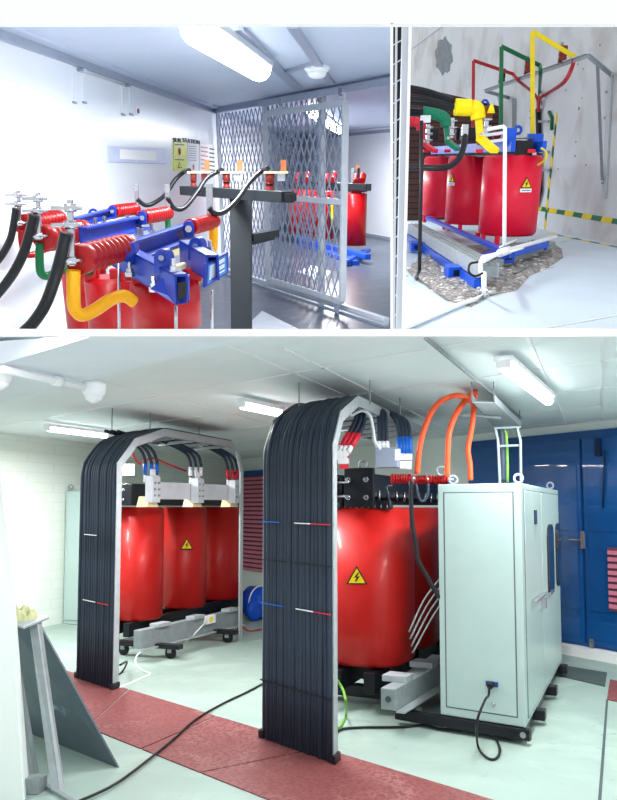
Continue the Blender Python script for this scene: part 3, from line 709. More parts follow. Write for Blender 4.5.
# ------------------------------------------------------------------ grey cabinet
N0 = B.fl(526, 728, .12); zt_ = 1.876
LD = -DR; FW = .66; SDp = 2.62
wL = flat(B.fl(440.5, 714.5, .12) - N0); FWv = wL; sF = D2 * SDp
t = thing('control_cabinet', 'tall pale grey green electrical cabinet standing on a black wheeled frame', 'cabinet', flat(N0))
part('body', MB().prism([N0, N0 + wL, N0 + wL + sF, N0 + sF], Z * (zt_ - .12)), M['pale'], t, bev=.008)
fd = wL.normalized(); fn = V((fd.y, -fd.x, 0)); fn = fn if fn.y < 0 else -fn
cz = zt_ - .12; wl = wL.length
def frect(a0, a1, z0, z1, off, th): return MB().obox(N0 + fd * a0 * wl + Z * z0 * cz + fn * off, fd * (a1 - a0) * wl, fn * th, Z * (z1 - z0) * cz)
part('panel_seam', frect(.085, .93, .035, .965, 0, .002), M['paled'], t)
pn = part('rear_panel', frect(.10, .915, .04, .96, .0, .004), M['pale'], t, bev=.002)
sk = part('power_socket', frect(.30, .44, .150, .170, .004, .012), mat('blue_socket_plate', (40, 70, 130), .4), t)
part('plug', MB().cyl(N0 + fd * .37 * wl + Z * .16 * cz + fn * .01, N0 + fd * .37 * wl + Z * .155 * cz + fn * .06, .022, 10), M['black'], sk)
part('key_lock', MB().cyl(N0 + fd * .36 * wl + Z * .075 * cz + fn * .002, N0 + fd * .36 * wl + Z * .075 * cz + fn * .018, .016, 12), M['steel'], t)
pc = N0 + fd * .37 * wl + Z * .155 * cz + fn * .06
solo('mains_lead', MB().tube(crv([pc, pc + fn * .03 - Z * .06, B.dep(485, 700, 5.3), B.dep(477, 722, 5.22), f_(478, 746, .03), f_(486, 757, .012), f_(495, 759, .012), f_(500, 751, .012), f_(496, 739, .02), f_(488, 730, .05)], 6), .009, 8), M['black'], 'black cord looping from the cabinet socket to the floor', 'cord')
# side with two doors
sn = V((D2.y, -D2.x, 0))
def srect(a0, a1, z0, z1, off, th): return MB().obox(N0 + D2 * a0 * SDp + Z * z0 * cz + sn * off, D2 * (a1 - a0) * SDp, sn * th, Z * (z1 - z0) * cz)
def sof(u):
    p = B.pl(u, 600, N0, sn); return (p - N0).dot(D2) / SDp
def zof(u, v): return (B.pl(u, v, N0, sn).z - .12) / cz
part('door_seam', srect(.04, .98, .02, .975, 0, .002), M['paled'], t)
for a0, a1 in ((.05, .42), (.43, .97)): part('door', srect(a0, a1, .025, .97, .0, .006), M['pale'], t, bev=.003)
for (u0, u1, v0, v1) in ((547.5, 553.5, 524, 594), (556, 560.5, 523, 585)):
    a0, a1 = sof(u0), sof(u1); z0, z1 = zof((u0 + u1) / 2, v1), zof((u0 + u1) / 2, v0)
    L = (a1 - a0) * SDp; r = L * .35; zz0, zz1 = z0 * cz, z1 * cz; o_ = N0 + D2 * a0 * SDp + sn * .006
    def rr(g):
        pts = []
        for cxx, czz, st in ((L - r, zz1 - r * .6, 0), (r, zz1 - r * .6, 1), (r, zz0 + r * .6, 2), (L - r, zz0 + r * .6, 3)):
            for k in range(5):
                a = math.pi / 2 * (st + k / 4); pts.append(o_ + D2 * (cxx + (r - g) * math.cos(a)) + Z * (czz + (r * .6 - g * .3) * math.sin(a)))
        return pts
    wd_ = part('window_frame', MB().prism(rr(0), sn * .012), M['black'], t); part('window_pane', MB().prism([p + sn * .012 for p in rr(.03)], sn * .003), M['glassd'], wd_)
a0 = sof(535); part('meter', srect(a0, a0 + .05, zof(536, 524), zof(536, 510), .004, .012), M['doord'], t)
for a0 in (.34, ): part('door_handle', MB().bar(N0 + D2 * (.16) * SDp + sn * .03 + Z * zof(537, 597) * cz, N0 + D2 * .40 * SDp + sn * .03 + Z * zof(537, 597) * cz, .03, .02), M['steel'], t)
part('lock', MB().cbox(N0 + D2 * .38 * SDp + sn * .025 + Z * (zof(541, 600) * cz - .02), D2 * .08, sn * .04, Z * .09), M['steel'], t)
part('door_handle', MB().cbox(N0 + D2 * .6 * SDp + sn * .03 + Z * (zof(555, 586) * cz), D2 * .3, sn * .02, Z * .02), M['steel'], t)
for (a, b) in ((.12, .1), (.95, .1), (.12, .92)): 
    q = N0 + D2 * a * SDp + fd * b * wl + Z * cz; part('lifting_eye', MB().torus(q + Z * .045, V((.1, 1, 0)), .032, .010), M['greym'], t)
mb = MB(); mb.obox(N0 + fd * (-.05) * wl - Z * .085 + fn * .03, fd * wl * 1.62, -fn * .06, Z * .08); part('base_rail', mb, M['blk'], t, bev=.006)
mb = MB(); mb.obox(N0 + fd * (-.05) * wl - Z * .085 + D2 * SDp * .9, fd * wl * 1.3, D2 * .06, Z * .08); part('base_rail', mb, M['blk'], t, bev=.006)
mb = MB(); mb.obox(N0 - Z * .085 - sn * .12, D2 * SDp, sn * .1, Z * .075); part('base_side', mb, M['blk'], t)
for a in (.22, .55, .92): part('base_lug', MB().cbox(N0 + D2 * a * SDp - Z * .04 + sn * .01, D2 * .1, sn * .12, Z * .08), M['blk'], t, bev=.008)
hl = N0 + fd * .02 * wl - Z * .045 + fn * .031; part('lug_hole', MB().cyl(hl, hl + fn * .003, .022), M['galvd'], t)
for (a, b) in ((.06, .9), (.06, 1.35), (.9, .1), (.9, .9)):
    q = N0 + D2 * a * SDp + fd * b * wl; caster(t, V((q.x, q.y, .045)) , .045, D2, M['galvd'])

# riser ladder above the cabinet and the short tray over it
t = thing('cable_riser', 'galvanised cable ladder riser standing on the cabinet in front of the blue door', 'cable tray', X(510, 480, 6.5))
Yr = 6.6
for (ub, ut, um) in ((499, 497, 494), (520, 519.5, 516)):
    part('side_rail', MB().prism([X(ub, 483, Yr), X(ub + 2.4, 483, Yr), X(ut + 2.4, 440, Yr), X(um + 2.4, 427, Yr), X(um, 427, Yr), X(ut, 440, Yr)], V((.01, .06, 0))), M['riser'], t)
for v, h_ in ((445, 2.2), (427, 2)): part('rung', MB().prism([X(497, v, Yr + .03), X(521, v - 1, Yr + .03), X(521, v + h_ - 1, Yr + .03), X(497, v + h_, Yr + .03)], V((0, .02, 0))), M['riser'], t)
q = [X(474, 400, 5.9), X(492, 402, 5.8), X(519, 425, 6.6), X(495, 427, 6.7)]
zq = q[0].z
t2 = thing('cable_tray', 'short level cable tray hung from the ceiling above the cabinet', 'cable tray', q[0])
zt2 = 2.52
q = [B.fl(u, v, zt2) for u, v in ((472, 403), (494, 403), (520, 427), (494, 427))]
part('tray_bed', MB().prism(q, Z * .01), M['galv'], t2)
part('side_wall', MB().prism([q[0], q[3], q[3] + Z * .06, q[0] + Z * .06], V((.01, 0, 0))), M['galv'], t2)
part('side_wall', MB().prism([q[1], q[2], q[2] + Z * .06, q[1] + Z * .06], V((.01, 0, 0))), M['galv'], t2)
part('cross_bar', MB().bar(B.fl(462, 415, zt2 - .02), B.fl(500, 418, zt2 - .02), .03, .02), M['galv'], t2)
for i, p in enumerate((q[1], q[2], q[0])): solo('hanger_rod', MB().cyl(p, V((p.x, p.y, H)), .006, 6), M['galvd'], ('thin hanger rod at the front right of the tray above the cabinet', 'thin hanger rod at the back right of the tray above the cabinet', 'thin hanger rod beside the top of the orange cables')[i], 'rod', 'threaded hanger rods')
for k, (u, m, lb, r) in enumerate(((503, 'cab', 'thick black cable inside the riser above the cabinet', .03), (507.5, 'yg', 'green yellow earth cable inside the riser above the cabinet', .012))):
    solo('riser_cable', MB().tube(crv([X(u - 3, 427, Yr + .1), X(u - 1, 438, Yr + .1), X(u, 460, Yr + .1), X(u, 482, Yr + .1)], 5), r, 8), M[m], lb, 'cable')

# ------------------------------------------------------------------ steel triangular stand at the left
t = thing('steel_stand', 'dark triangular steel plate stand leaning by the left partition', 'stand', f_(60, 780))
a, b, c = B.dep(8, 622, 5.15), f_(118, 768, 0), f_(12, 738, 0)
a = V((c.x, c.y, 0)) ; top = B.dep(38, 622, 5.35)
topL = B.dep(9, 622, 5.5)
pl_ = [B.fl(118, 768), B.fl(40, 733), B.dep(9, 700, 5.55), topL, top]
part('gusset_plate', MB().prism([B.fl(118, 768), B.fl(14, 727), topL, top], V((.008, .012, 0))), M['shin'], t, label='dark scratched triangular plate')
f0, f1 = B.dep(33, 624, 5.0), B.fl(56, 794)
part('front_leg', MB().prism([B.dep(29, 623, 5.0), B.dep(37, 622, 5.0), B.fl(60, 792), B.fl(52, 794)], V((.015, .04, 0))), M['galvd'], t)
part('leg_edge', MB().prism([B.dep(37, 622, 5.0), B.dep(39.5, 621, 5.08), B.fl(64, 790), B.fl(60, 792)], V((.004, .01, 0))), M['galv'], t)
part('rear_leg', MB().prism([B.dep(12, 660, 4.95), B.dep(15, 660, 4.95), B.fl(35, 775), B.fl(30, 777)], V((.012, .04, 0))), M['galvd'], t)
part('base_rail', MB().bar(B.fl(28, 775, .01), B.fl(75, 803, .01), .03, .02), M['galvd'], t)
part('top_plate', MB().prism([B.dep(9, 624, 4.95), B.dep(24, 629, 4.85), B.dep(49, 619, 5.1), B.dep(46, 616.5, 5.25), B.dep(12, 618, 5.4)], Z * .012), M['galv'], t)
p = B.fl(32, 792, .0)
part('base_bracket', MB().obox(B.fl(23, 795, .0), V((.09, 0, 0)), V((.02, .1, 0)), Z * .09), M['galvd'], t, bev=.006)
# crumpled rag
import bmesh as _b
mb = MB(); pc = B.dep(21, 615, 5.1); n = 26
for i in range(n):
    for j in range(n):
        x = (i / (n - 1) - .5); y = (j / (n - 1) - .5); rr_ = max(0, 1 - (abs(2 * x) ** 2.5 + abs(2 * y) ** 2.5))
        z = rr_ ** .5 * .075 * (1 + .7 * math.sin(x * 11 + y * 6) * math.cos(y * 9 - x * 5) * .5) + .008 * math.sin(31 * x + 17 * y) + random.uniform(0, .003)
        mb.v.append(pc + V((x * .22, y * .26, z - .035)))
for i in range(n - 1):
    for j in range(n - 1): mb.f.append(([i * n + j, (i + 1) * n + j, (i + 1) * n + j + 1, i * n + j + 1], True, 0))
solo('rag', mb, M['yrag'], 'crumpled pale yellow rag lying on top of the steel stand', 'cloth')

# ================================================================== UPPER LEFT ROOM
ROOM = TL
R = TL
zc = 2.25 + .525 * 2.25                 # ceiling height
K = R.fl(291, 222); Lw = R.fl(-60, 452) if False else None
wl0 = R.fl(220, 271)                          # where the mesh partition meets the left wall
ldir = flat(K - wl0).normalized()             # left wall direction (away from the viewer)
LW0 = wl0 - ldir * 9.2
bdir = flat(R.fl(390, 240) - K).normalized()
KR = R.fl(391.3, 240.6)
n_l = V((-ldir.y, ldir.x, 0)); 
# left wall, trimmed along an image row that the white gutter hides
def cutrow(P, d, v=333.5):
    """height on the vertical plane through P (direction d) seen at row v: meant to end the wall at that image row"""
    return P
A = LW0
pts = []
for u in (-60, 0, 60, 120, 160):
    p = R.pl(u, 333.5, wl0, n_l); pts.append(p)
pts = [p for p in pts if p.z > 0] + [R.fl(u_, 0) for u_ in ()]
# intersection of the wall base with row 333.5
lo, hi = -200, 219
for _ in range(40):
    m_ = (lo + hi) / 2; z_ = R.pl(m_, 333.5, wl0, n_l).z
    if z_ > 0: lo = m_
    else: hi = m_
base = R.pl(hi, 333.5, wl0, n_l); base.z = 0
far_top = V((K.x, K.y, zc))
t0 = R.pl(-60, 23, wl0, n_l); 
poly = [R.pl(-60, 333.5, wl0, n_l), base, V((K.x, K.y, 0)), far_top]
# along ceiling line back to the near side
u_lo, u_hi = -400, 220
near_top = None
q = R.pl(-60, 10, wl0, n_l)
nt_ = flat(R.pl(-60, 200, wl0, n_l)); poly += [V((nt_.x, nt_.y, zc))]
struct('wall_left', MB().prism(poly, -n_l * .0 + V((-.06, .03, 0))), M['tl_wall'])
struct('wall_back', MB().prism([K, KR, V((KR.x, KR.y, zc)), V((K.x, K.y, zc))], V((-.02, .08, 0))), M['tl_wall'])
fl_pts = [R.fl(base and 60, 333.5), R.fl(391.3, 333.5), KR, K, base]
struct('floor', MB().prism([base, R.fl(391.3, 333.5), KR, K], Z * -.03), M['tl_floor'])
CT = [V((nt_.x, nt_.y, zc)), V((K.x, K.y, zc)), V((KR.x, KR.y, zc)), R.fl(391.3, 23, zc), R.fl(-60, 23, zc)]
CT = [R.fl(-20, 23, zc), V((K.x, K.y, zc)), V((KR.x, KR.y, zc)), R.fl(391.3, 23, zc)]
struct('ceiling', MB().prism(CT, Z * .04), M['tl_ceil'])
# trims along the ceiling
w_ = lambda u, v, o=0: R.pl(u, v, wl0 + n_l * 0, n_l)
inn = V((ldir.y, -ldir.x, 0))                 # into the room
cl0 = flat(R.pl(-40, 100, wl0, n_l)) + Z * zc; cl1 = V((K.x, K.y, zc))
struct('trim_1', MB().obox(cl0 - Z * .1, cl1 - cl0, inn * .05, Z * .1), M['trim'])
struct('trim_2', MB().obox(cl0 - Z * .02 + inn * .05, cl1 - cl0, inn * .14, Z * .02), M['tl_ceil'])
struct('trim_3', MB().obox(V((K.x, K.y, zc - .1584)) - V((0, .066, 0)), flat(KR - K), V((0, .066, 0)), Z * .1), M['trim'])
struct('baseboard_left', MB().obox(flat(base), flat(K - base), inn * .03, Z * .1), M['trim'])
struct('baseboard_back', MB().obox(K - V((0, .0528, 0)), flat(KR - K), V((0, .0528, 0)), Z * .1), M['trim'])
def cstrip(name, a, b, w, m='trim', th=.0396):
    p, q = R.fl(*a, zc - th / 2), R.fl(*b, zc - th / 2); return struct(name, MB().bar(p, q, w, th), M[m])
cstrip('trim_4', (236, 28), (297, 88), .132)
cstrip('trim_5', (292, 26), (332, 84), .0924)
cstrip('trim_6', (284, 73), (316, 62), .066)
# lamps
def batten2(pts_, lb, e):
    p, q = R.fl(*pts_[0], zc - .0792), R.fl(*pts_[1], zc - .0792); wd = pts_[2]
    t = thing('fluorescent_lamp', lb, 'lamp', (p + q) / 2, 'battens in the upper left room')
    part('housing', MB().bar(p, q, wd, .066), M['grey'], t, bev=.0132)
    part('diffuser', MB().tube([p - Z * .04, q - Z * .04], wd * .42, 12), M['tube'], t)
    mk_light('lamp_or_fill_light', (p + q) / 2 - Z * .25, (q - p).length * .9, .264, e, along=(q - p)); return t
batten2(((196, 21), (259, 64), .3432), 'large lit fluorescent batten on the ceiling nearest the viewer, upper left room', 190)
batten2(((313, 109), (339, 128), .3168), 'smaller lit fluorescent batten seen through the mesh gate', 560)
mk_light('lamp_or_fill_light', R.fl(60, 20, zc - .3), 2, .4, 30, along=ldir)  # added fill light outside the view, no fixture there
p = R.fl(317, 65, zc)
t = thing('smoke_detector', 'round white smoke detector on the ceiling between conduits', 'smoke detector', p)
part('base', MB().lathe(p, -Z, [(.1584, 0), (.1584, .0528), (.132, .0792)], 24), M['wht'], t)
part('head', MB().lathe(p - Z * .06, -Z, [(.132, 0), (.1056, .066), (.0528, .0924), (0, .0924)], 24), M['wht'], t)

# wall fittings and a modelled reflection on the left wall
WP = lambda u, v, o=0.0: R.pl(u, v, wl0 + inn * o, n_l)
def wrect(u0, u1, vt, vb, o0, th):
    a = WP(u0, vt[0], o0); b = WP(u1, vt[1], o0); c = WP(u1, vb[1], o0); d = WP(u0, vb[0], o0); return MB().prism([a, b, c, d], inn * th)
t = thing('display_panel', 'pale grey rectangular panel with white window on the left wall', 'panel', WP(135, 158))
part('surround', wrect(107, 165, (146, 149), (162, 164), 0, .0264), mat('lilac_grey_panel', (196, 206, 232), .396), t, bev=.0053)
part('window', wrect(120, 156, (149, 151.5), (159, 160.5), .0264, .0079), M['white'], t)
for (u0, u1, v0, v1, v2, v3, lb) in ((72, 85, 68, 70, 101, 104, 'pair of thin pale strips modelling a ghost reflection high on the left wall, nearer one'), (121, 132, 84, 86, 113, 115, 'pair of thin pale strips modelling a ghost reflection high on the left wall, farther one')):
    t = thing('reflection_strips', lb, 'bracket', WP(u0, v2));  # strips give shape to a ghost reflection on the wall
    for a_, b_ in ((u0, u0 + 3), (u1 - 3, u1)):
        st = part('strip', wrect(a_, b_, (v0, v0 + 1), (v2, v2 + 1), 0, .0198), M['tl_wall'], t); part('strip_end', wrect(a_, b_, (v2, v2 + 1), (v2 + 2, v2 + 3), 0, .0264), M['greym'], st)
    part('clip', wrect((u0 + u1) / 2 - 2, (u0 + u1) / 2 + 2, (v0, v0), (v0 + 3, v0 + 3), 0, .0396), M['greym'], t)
solo('wall_wire', MB().tube([WP(78, 71, .0132), WP(100, 77, .0132), WP(126, 86, .0132)], .0106, 6), M['grey'], 'thin wire joining the two reflection strips on the wall', 'wire')
p = WP(136, 111)
t = thing('wall_plug', 'small round brown plug hole on the left wall', 'plug', p)
part('ring', MB().lathe(p, inn, [(.0462, 0), (.0594, .0132), (.0396, .0264)], 14), M['white'], t); part('core', MB().lathe(p + inn * .015, inn, [(.033, 0), (.033, .0264)], 12), M['brown'], t)
# SUB STATION notices
rt = ldir
def sgn(name, u0, u1, vt, vb, m, lb, cat='sign', grp=None): 
    t = thing(name, lb, cat, WP(u0, vb), grp); part('sheet', wrect(u0, u1, (vt, vt + 1.056), (vb, vb + 1.056), 0, .0158), m, t); return t
tp = thing('lettering', 'black SUB STATION lettering above the notices on the left wall', 'lettering', WP(174, 143))
for wtxt, ua, ub in (('SUB', 173.5, 181), ('STATION', 183, 199.5)):
    k_ = part('word', text_mb(wtxt, WP(ua, 142, .0106), ldir, Z, (WP(174, 138).z - WP(174, 143).z) * 1.25, .0053), M['signk'], tp)
    L_ = (WP(ub, 143) - WP(ua, 143)).length; xs = [v.co.dot(ldir) for v in k_.data.vertices]; w0 = max(xs) - min(xs); mn = min(xs)
    for v in k_.data.vertices: v.co = v.co + ldir * ((v.co.dot(ldir) - mn) * (L_ / w0 - 1))
# the letters stretch to the heading's pixel span in the image, cast onto the wall
def ring(pos, r, m, parent, name='symbol_ring'): return part(name, MB().torus(pos, inn, r, r * .16, 20, 6), m, parent)
ya = sgn('notice', 173, 186, 141.5, 155.5, M['lime'], 'upper lime yellow notice with red prohibition ring under SUB STATION', grp='notices')
rp = WP(179.8, 151.5, .0264); hz = (WP(179, 148).z - WP(179, 152).z)
ring(rp, hz * .8, M['sred'], ya); part('slash', MB().bar(rp - Z * hz * .55 - ldir * hz * .5, rp + Z * hz * .55 + ldir * hz * .5, hz * .22, .0066), M['sred'], ya)
part('text_line', wrect(175, 184, (144, 144.4), (145, 145.4), .0185, .0053), M['signk'], ya)
yb = sgn('notice', 173, 186, 156.2, 170.5, M['lime'], 'lower lime yellow notice with black warning triangle', grp='notices')
rp = WP(179.8, 168, .0185); part('triangle', MB().prism([rp - ldir * hz * 2.2, rp + ldir * hz * 2.2, rp + Z * hz * 1.5], inn * .004), M['signk'], yb)
rq = rp + Z * hz * .2 + inn * .004; part('triangle_field', MB().prism([rq - ldir * hz * 1.4, rq + ldir * hz * 1.4, rq + Z * hz * 1.0], inn * .002), M['lime'], yb)
part('text_line', wrect(175, 184, (159, 159.4), (160, 160.4), .0185, .0053), M['signk'], yb)
wa = sgn('notice', 187.5, 198, 143, 171, M['white'], 'white notice with small red ring beside the yellow notices', grp='notices')
ring(WP(193.5, 167, .0264), hz * .6, M['sred'], wa)
for k in range(7): part('text_line', wrect(189, 196.5, (146 + k * 2.3, 146.3 + k * 2.3), (146.6 + k * 2.3, 146.9 + k * 2.3), .0185, .004), M['greym'], wa)
wb_ = sgn('notice', 199.5, 216, 144, 173, M['white'], 'wide white notice with rows of red print left of the mesh partition', grp='notices')
for k in range(6):
    part('text_line', wrect(201, 208, (146.5 + k * 4.2, 147.5 + k * 4.2), (147.4 + k * 4.2, 148.4 + k * 4.2), .0185, .004), M['sred'], wb_)
    part('text_line', wrect(209.5, 214.5, (148 + k * 4.2, 149 + k * 4.2), (149.2 + k * 4.2, 150 + k * 4.2), .0185, .004), M['signk'], wb_)

# mesh partition and sliding gate -------------------------------------
g0 = wl0 + inn * .02; fd_ = flat(R.fl(390, 326) - wl0).normalized(); fn_ = V((fd_.y, -fd_.x, 0))
fn_ = fn_ if fn_.y < 0 else -fn_
def fp(u, off=0): 
    n_ = V((-fd_.y, fd_.x, 0)); return flat(R.pl(u, 200, wl0 + fn_ * off, n_))
fe = fp(391.2)
t = thing('mesh_partition', 'fixed grey expanded metal partition across the upper left room', 'fence', g0)
ztp = zc - .0528
part('bottom_rail', MB().bar(fp(219) + Z * .05, fe + Z * .05, .0924, .1188), M['grey'], t, bev=.0079)
part('bottom_track', MB().bar(fp(219, .1188) + Z * .02, fp(391.1, .1188) + Z * .02, .0792, .0396), M['trim'], t)
part('top_rail', MB().bar(fp(219) + Z * ztp, fe + Z * ztp, .0924, .1056), M['greym'], t, bev=.0079)
for u in (221, 267, 322): part('post', MB().bar(fp(u) , fp(u) + Z * ztp, .0924 if u > 240 else .066, .0924, fd_), M['grey'], t, bev=.0079)
mesh_panel(fp(222) + Z * .09, fp(321) - fp(222), Z * (ztp - .1716), .198, .3564, .0211, M['greym'], t)
t2 = thing('sliding_gate', 'grey framed mesh sliding gate hanging in front of the partition', 'gate', fp(268, .1848) + Z * .1)
ga, gb = fp(269, .1848), fp(344, .1848); zg0, zg1 = .2112, zc - .2904
for p in (ga, gb): part('stile', MB().bar(p + Z * zg0, p + Z * zg1, .099, .066, fd_), M['grey'], t2, bev=.0079)
for z in (zg0, 1.74, zg1): part('rail', MB().bar(ga + Z * z, gb + Z * z, .066, .0924), M['grey'], t2, bev=.0079)
mesh_panel(ga + Z * zg0, gb - ga, Z * (zg1 - zg0), .2244, .396, .0211, M['greym'], t2)
for u in (283, 341):
    p = fp(u, .1848) + Z * (zg1 + .1056); hgr = part('hanger', MB().cbox(p, fd_ * .16, fn_ * .04, Z * .12), M['grey'], t2, bev=.0132); part('roller', MB().lathe(p + Z * .05 - fn_ * .01, fn_, [(.0594, 0), (.066, .0264), (.0594, .0528)], 16), M['steel'], hgr)
part('gate_track', MB().bar(fp(262, .1848) + Z * (zc - .1056), fp(391, .1848) + Z * (zc - .1056), .0792, .0924), M['trim'], t2)
part('latch', MB().cbox(fp(338, .2244) + Z * .08, fd_ * .1, fn_ * .04, Z * .14), M['greym'], t2)
# inner wall joint and exit signs
solo('wall_joint', MB().bar(flat(R.pl(234, 200, wl0, n_l)) + inn * .02, flat(R.pl(234, 200, wl0, n_l)) + inn * .02 + Z * (zc - .132), .066, .0396), M['grey'], 'vertical grey joint strip on the left wall behind the mesh', 'strip')
t = thing('exit_sign', 'green and white running figure exit sign on the far wall corner', 'sign', WP(280, 145)); part('plate', wrect(279, 286, (141, 142), (147, 147.6), .0132, .0264), M['white'], t); part('figure_mark', wrect(280, 284, (142.6, 143.2), (146, 146.4), .0396, .0053), M['sgrn'], t)
bn = V((-bdir.y, bdir.x, 0)); BP = lambda u, v, o=0: R.pl(u, v, K - V((0, o, 0)), bn)
t = thing('exit_sign', 'green exit sign on the back wall seen through the sliding gate', 'sign', BP(328, 145)); part('plate', MB().prism([BP(325, 140, .0264), BP(334, 140, .0264), BP(334, 146.5, .0264), BP(325, 146.5, .0264)], V((0, .0198, 0))), M['sgrn'], t)
part('figure_mark', MB().prism([BP(327, 141.3, .0396), BP(329, 141.3, .0396), BP(329.5, 145, .0396), BP(326.5, 145, .0396)], V((0, .0106, 0))), M['white'], t)
part('arrow', MB().prism([BP(330.5, 142, .0396), BP(333, 143.3, .0396), BP(330.5, 144.6, .0396)], V((0, .0106, 0))), M['white'], t)

# slate floor hatches
solo('floor_hatch', MB().prism([R.fl(298, 272), R.fl(312, 265.5), R.fl(331, 272), R.fl(322, 284)], Z * .015), M['grey'], 'light floor hatch behind the mesh gate', 'floor hatch')
solo('floor_hatch', MB().prism([R.fl(243, 331), R.fl(262, 312), R.fl(300, 331)], Z * .02), M['grey'], 'light floor hatch in the near foreground, upper left room', 'floor hatch')

# far transformer behind the mesh
c3 = R.fl(355, 245, .2904); c1 = R.fl(302, 233, .2904); c2 = (c1 + c3) / 2 + V((-.132, 0, 0))
T = thing('transformer', 'distant red transformer behind the mesh partition', 'transformer', flat(c3))
zt3 = R.dep(356, 193, c3.y).z - .2904
rdir = (c3 - c1).normalized()
for c, wd in ((c1, .396), (c2, .3564), (c3, .2904)):
    part('coil', MB().lathe(c, Z, [(wd * .6, 0), (wd, 0), (wd, zt3 - .0264), (wd - .0396, zt3), (wd * .4, zt3)], 32, True, (V((1, 0, 0)), 1, .792)), M['tlred'], T)
zb_ = c3.z + zt3
part('core_clamp', MB().bar(R.dep(283, 183, c3.y + 1.188), R.dep(369, 187.5, c3.y - .396), .264, .1716), M['blk'], T, bev=.0132)
part('core_clamp', MB().bar(R.dep(290, 185, c3.y + 1.3), R.dep(366, 189, c3.y + .396), .264, .1716), M['blk'], T, bev=.0132)
for (u, v) in ((297, 178), (306, 177), (325, 178), (333, 177), (356, 179), (362, 178)):
    part('ribbed_insulator', ribbed(R.dep(u, v + 3, c3.y), R.dep(u + 1, v - 3, c3.y + .264), .0924, 4), M['ins'], T)
for (u, m) in ((358, 'blk'), (300, 'blk'), (352, 'steel')): part('busbar', MB().bar(R.dep(u, 182, c3.y), R.dep(u + .66, 168, c3.y), .066, .0396), M[m], T)
part('busbar', MB().bar(R.dep(357.5, 169.5, c3.y), R.dep(357.5, 165, c3.y), .0924, .0396), M['copper'], T)
for c in (c1, c2, c3): part('coil_block', MB().cbox(c + Z * (zt3 + .0396), V((.264, 0, 0)), V((0, .264, 0)), Z * .07), M['tlred'], T)
mb = MB(); mb.bar(R.fl(296, 238, .1848), R.fl(368, 257, .1848), .1584, .132); mb.bar(R.fl(300, 243, .0528) , R.fl(356, 263, .0528), .1848, .1056); mb.bar(R.fl(346, 262, .1056), R.fl(368, 250, .1056), .1584, .1056)
part('base_frame', mb, M['bblue'], T, bev=.0106)
part('tap_links', MB().bar(R.dep(329, 195, c3.y - .396), R.dep(331, 235, c3.y - .396), .0792, .0396), M['black'], T)
part('gold_links', MB().bar(R.dep(332, 205, c3.y - .4488), R.dep(332, 225, c3.y - .4488), .0528, .0264), M['signy'], T)

# black T stand with three post insulators ------------------------------
Yb = 8.4
bl, br = R.dep(185, 190.5, Yb + 1.2), R.dep(288, 197, Yb - 1.0)
p0 = R.dep(240, 193, Yb)
t = thing('insulator_stand', 'tall dark slate T shaped stand carrying three post insulators', 'stand', R.dep(240, 333, Yb - .1))
part('crossbar', MB().bar(bl, br, .14, .1), M['slate'], t, bev=.006)
part('bar_end', MB().bar(br + (br - bl).normalized() * .001, br + (br - bl).normalized() * .05 + V((.02, 0, 0)), .1, .07), M['blk'], t)
part('column', MB().prism([R.dep(229.5, 194, Yb), R.dep(251, 195, Yb), R.dep(251, 333, Yb - .5), R.dep(231, 333, Yb - .5)], V((0, .2, 0))), M['slate'], t, bev=.006)
part('side_arm', MB().bar(R.dep(250, 238, Yb), R.dep(276, 233, Yb + .6), .09, .08), M['slate'], t, bev=.004)
part('side_arm_brace', MB().bar(R.dep(250, 244, Yb), R.dep(274, 238, Yb + .6), .03, .03), M['slate'], t)
tops = []
for i, (u, vt, vb) in enumerate(((193.5, 173, 189), (226.5, 173, 191), (270, 173, 194))):
    f = (u - 185) / 103.; Y = bl.y + (br.y - bl.y) * f; rr = .036 + .004 * i
    a, b = R.dep(u, vb, Y), R.dep(u, vt, Y)
    ins = part('post_insulator', MB().lathe(a, b - a, [(rr, 0), (rr, .05), (rr * .8, .06), (rr, .1), (rr, (b - a).length * .5), (rr * .8, (b - a).length * .54), (rr, (b - a).length * .6), (rr, (b - a).length)], 18), M['insd'], t)
    tops.append((b, Y))
    part('busbar_strap', MB().bar(R.dep(u - 6, vt - .5, Y - .02), R.dep(u + 18, vt - 1 + i * .2, Y - .02), .07, .018), M['cream'], t)
    part('copper_tab', MB().bar(R.dep(u + 13.5, vt - 2, Y - .02), R.dep(u + 13.5, vt - 13, Y - .02), .055, .02), M['copper'], t)
    part('clamp', MB().cbox(R.dep(u + 11, vt + 4, Y), V((.07, 0, 0)), V((0, .05, 0)), Z * .07), M['insd' if i == 0 else 'grey'], t)

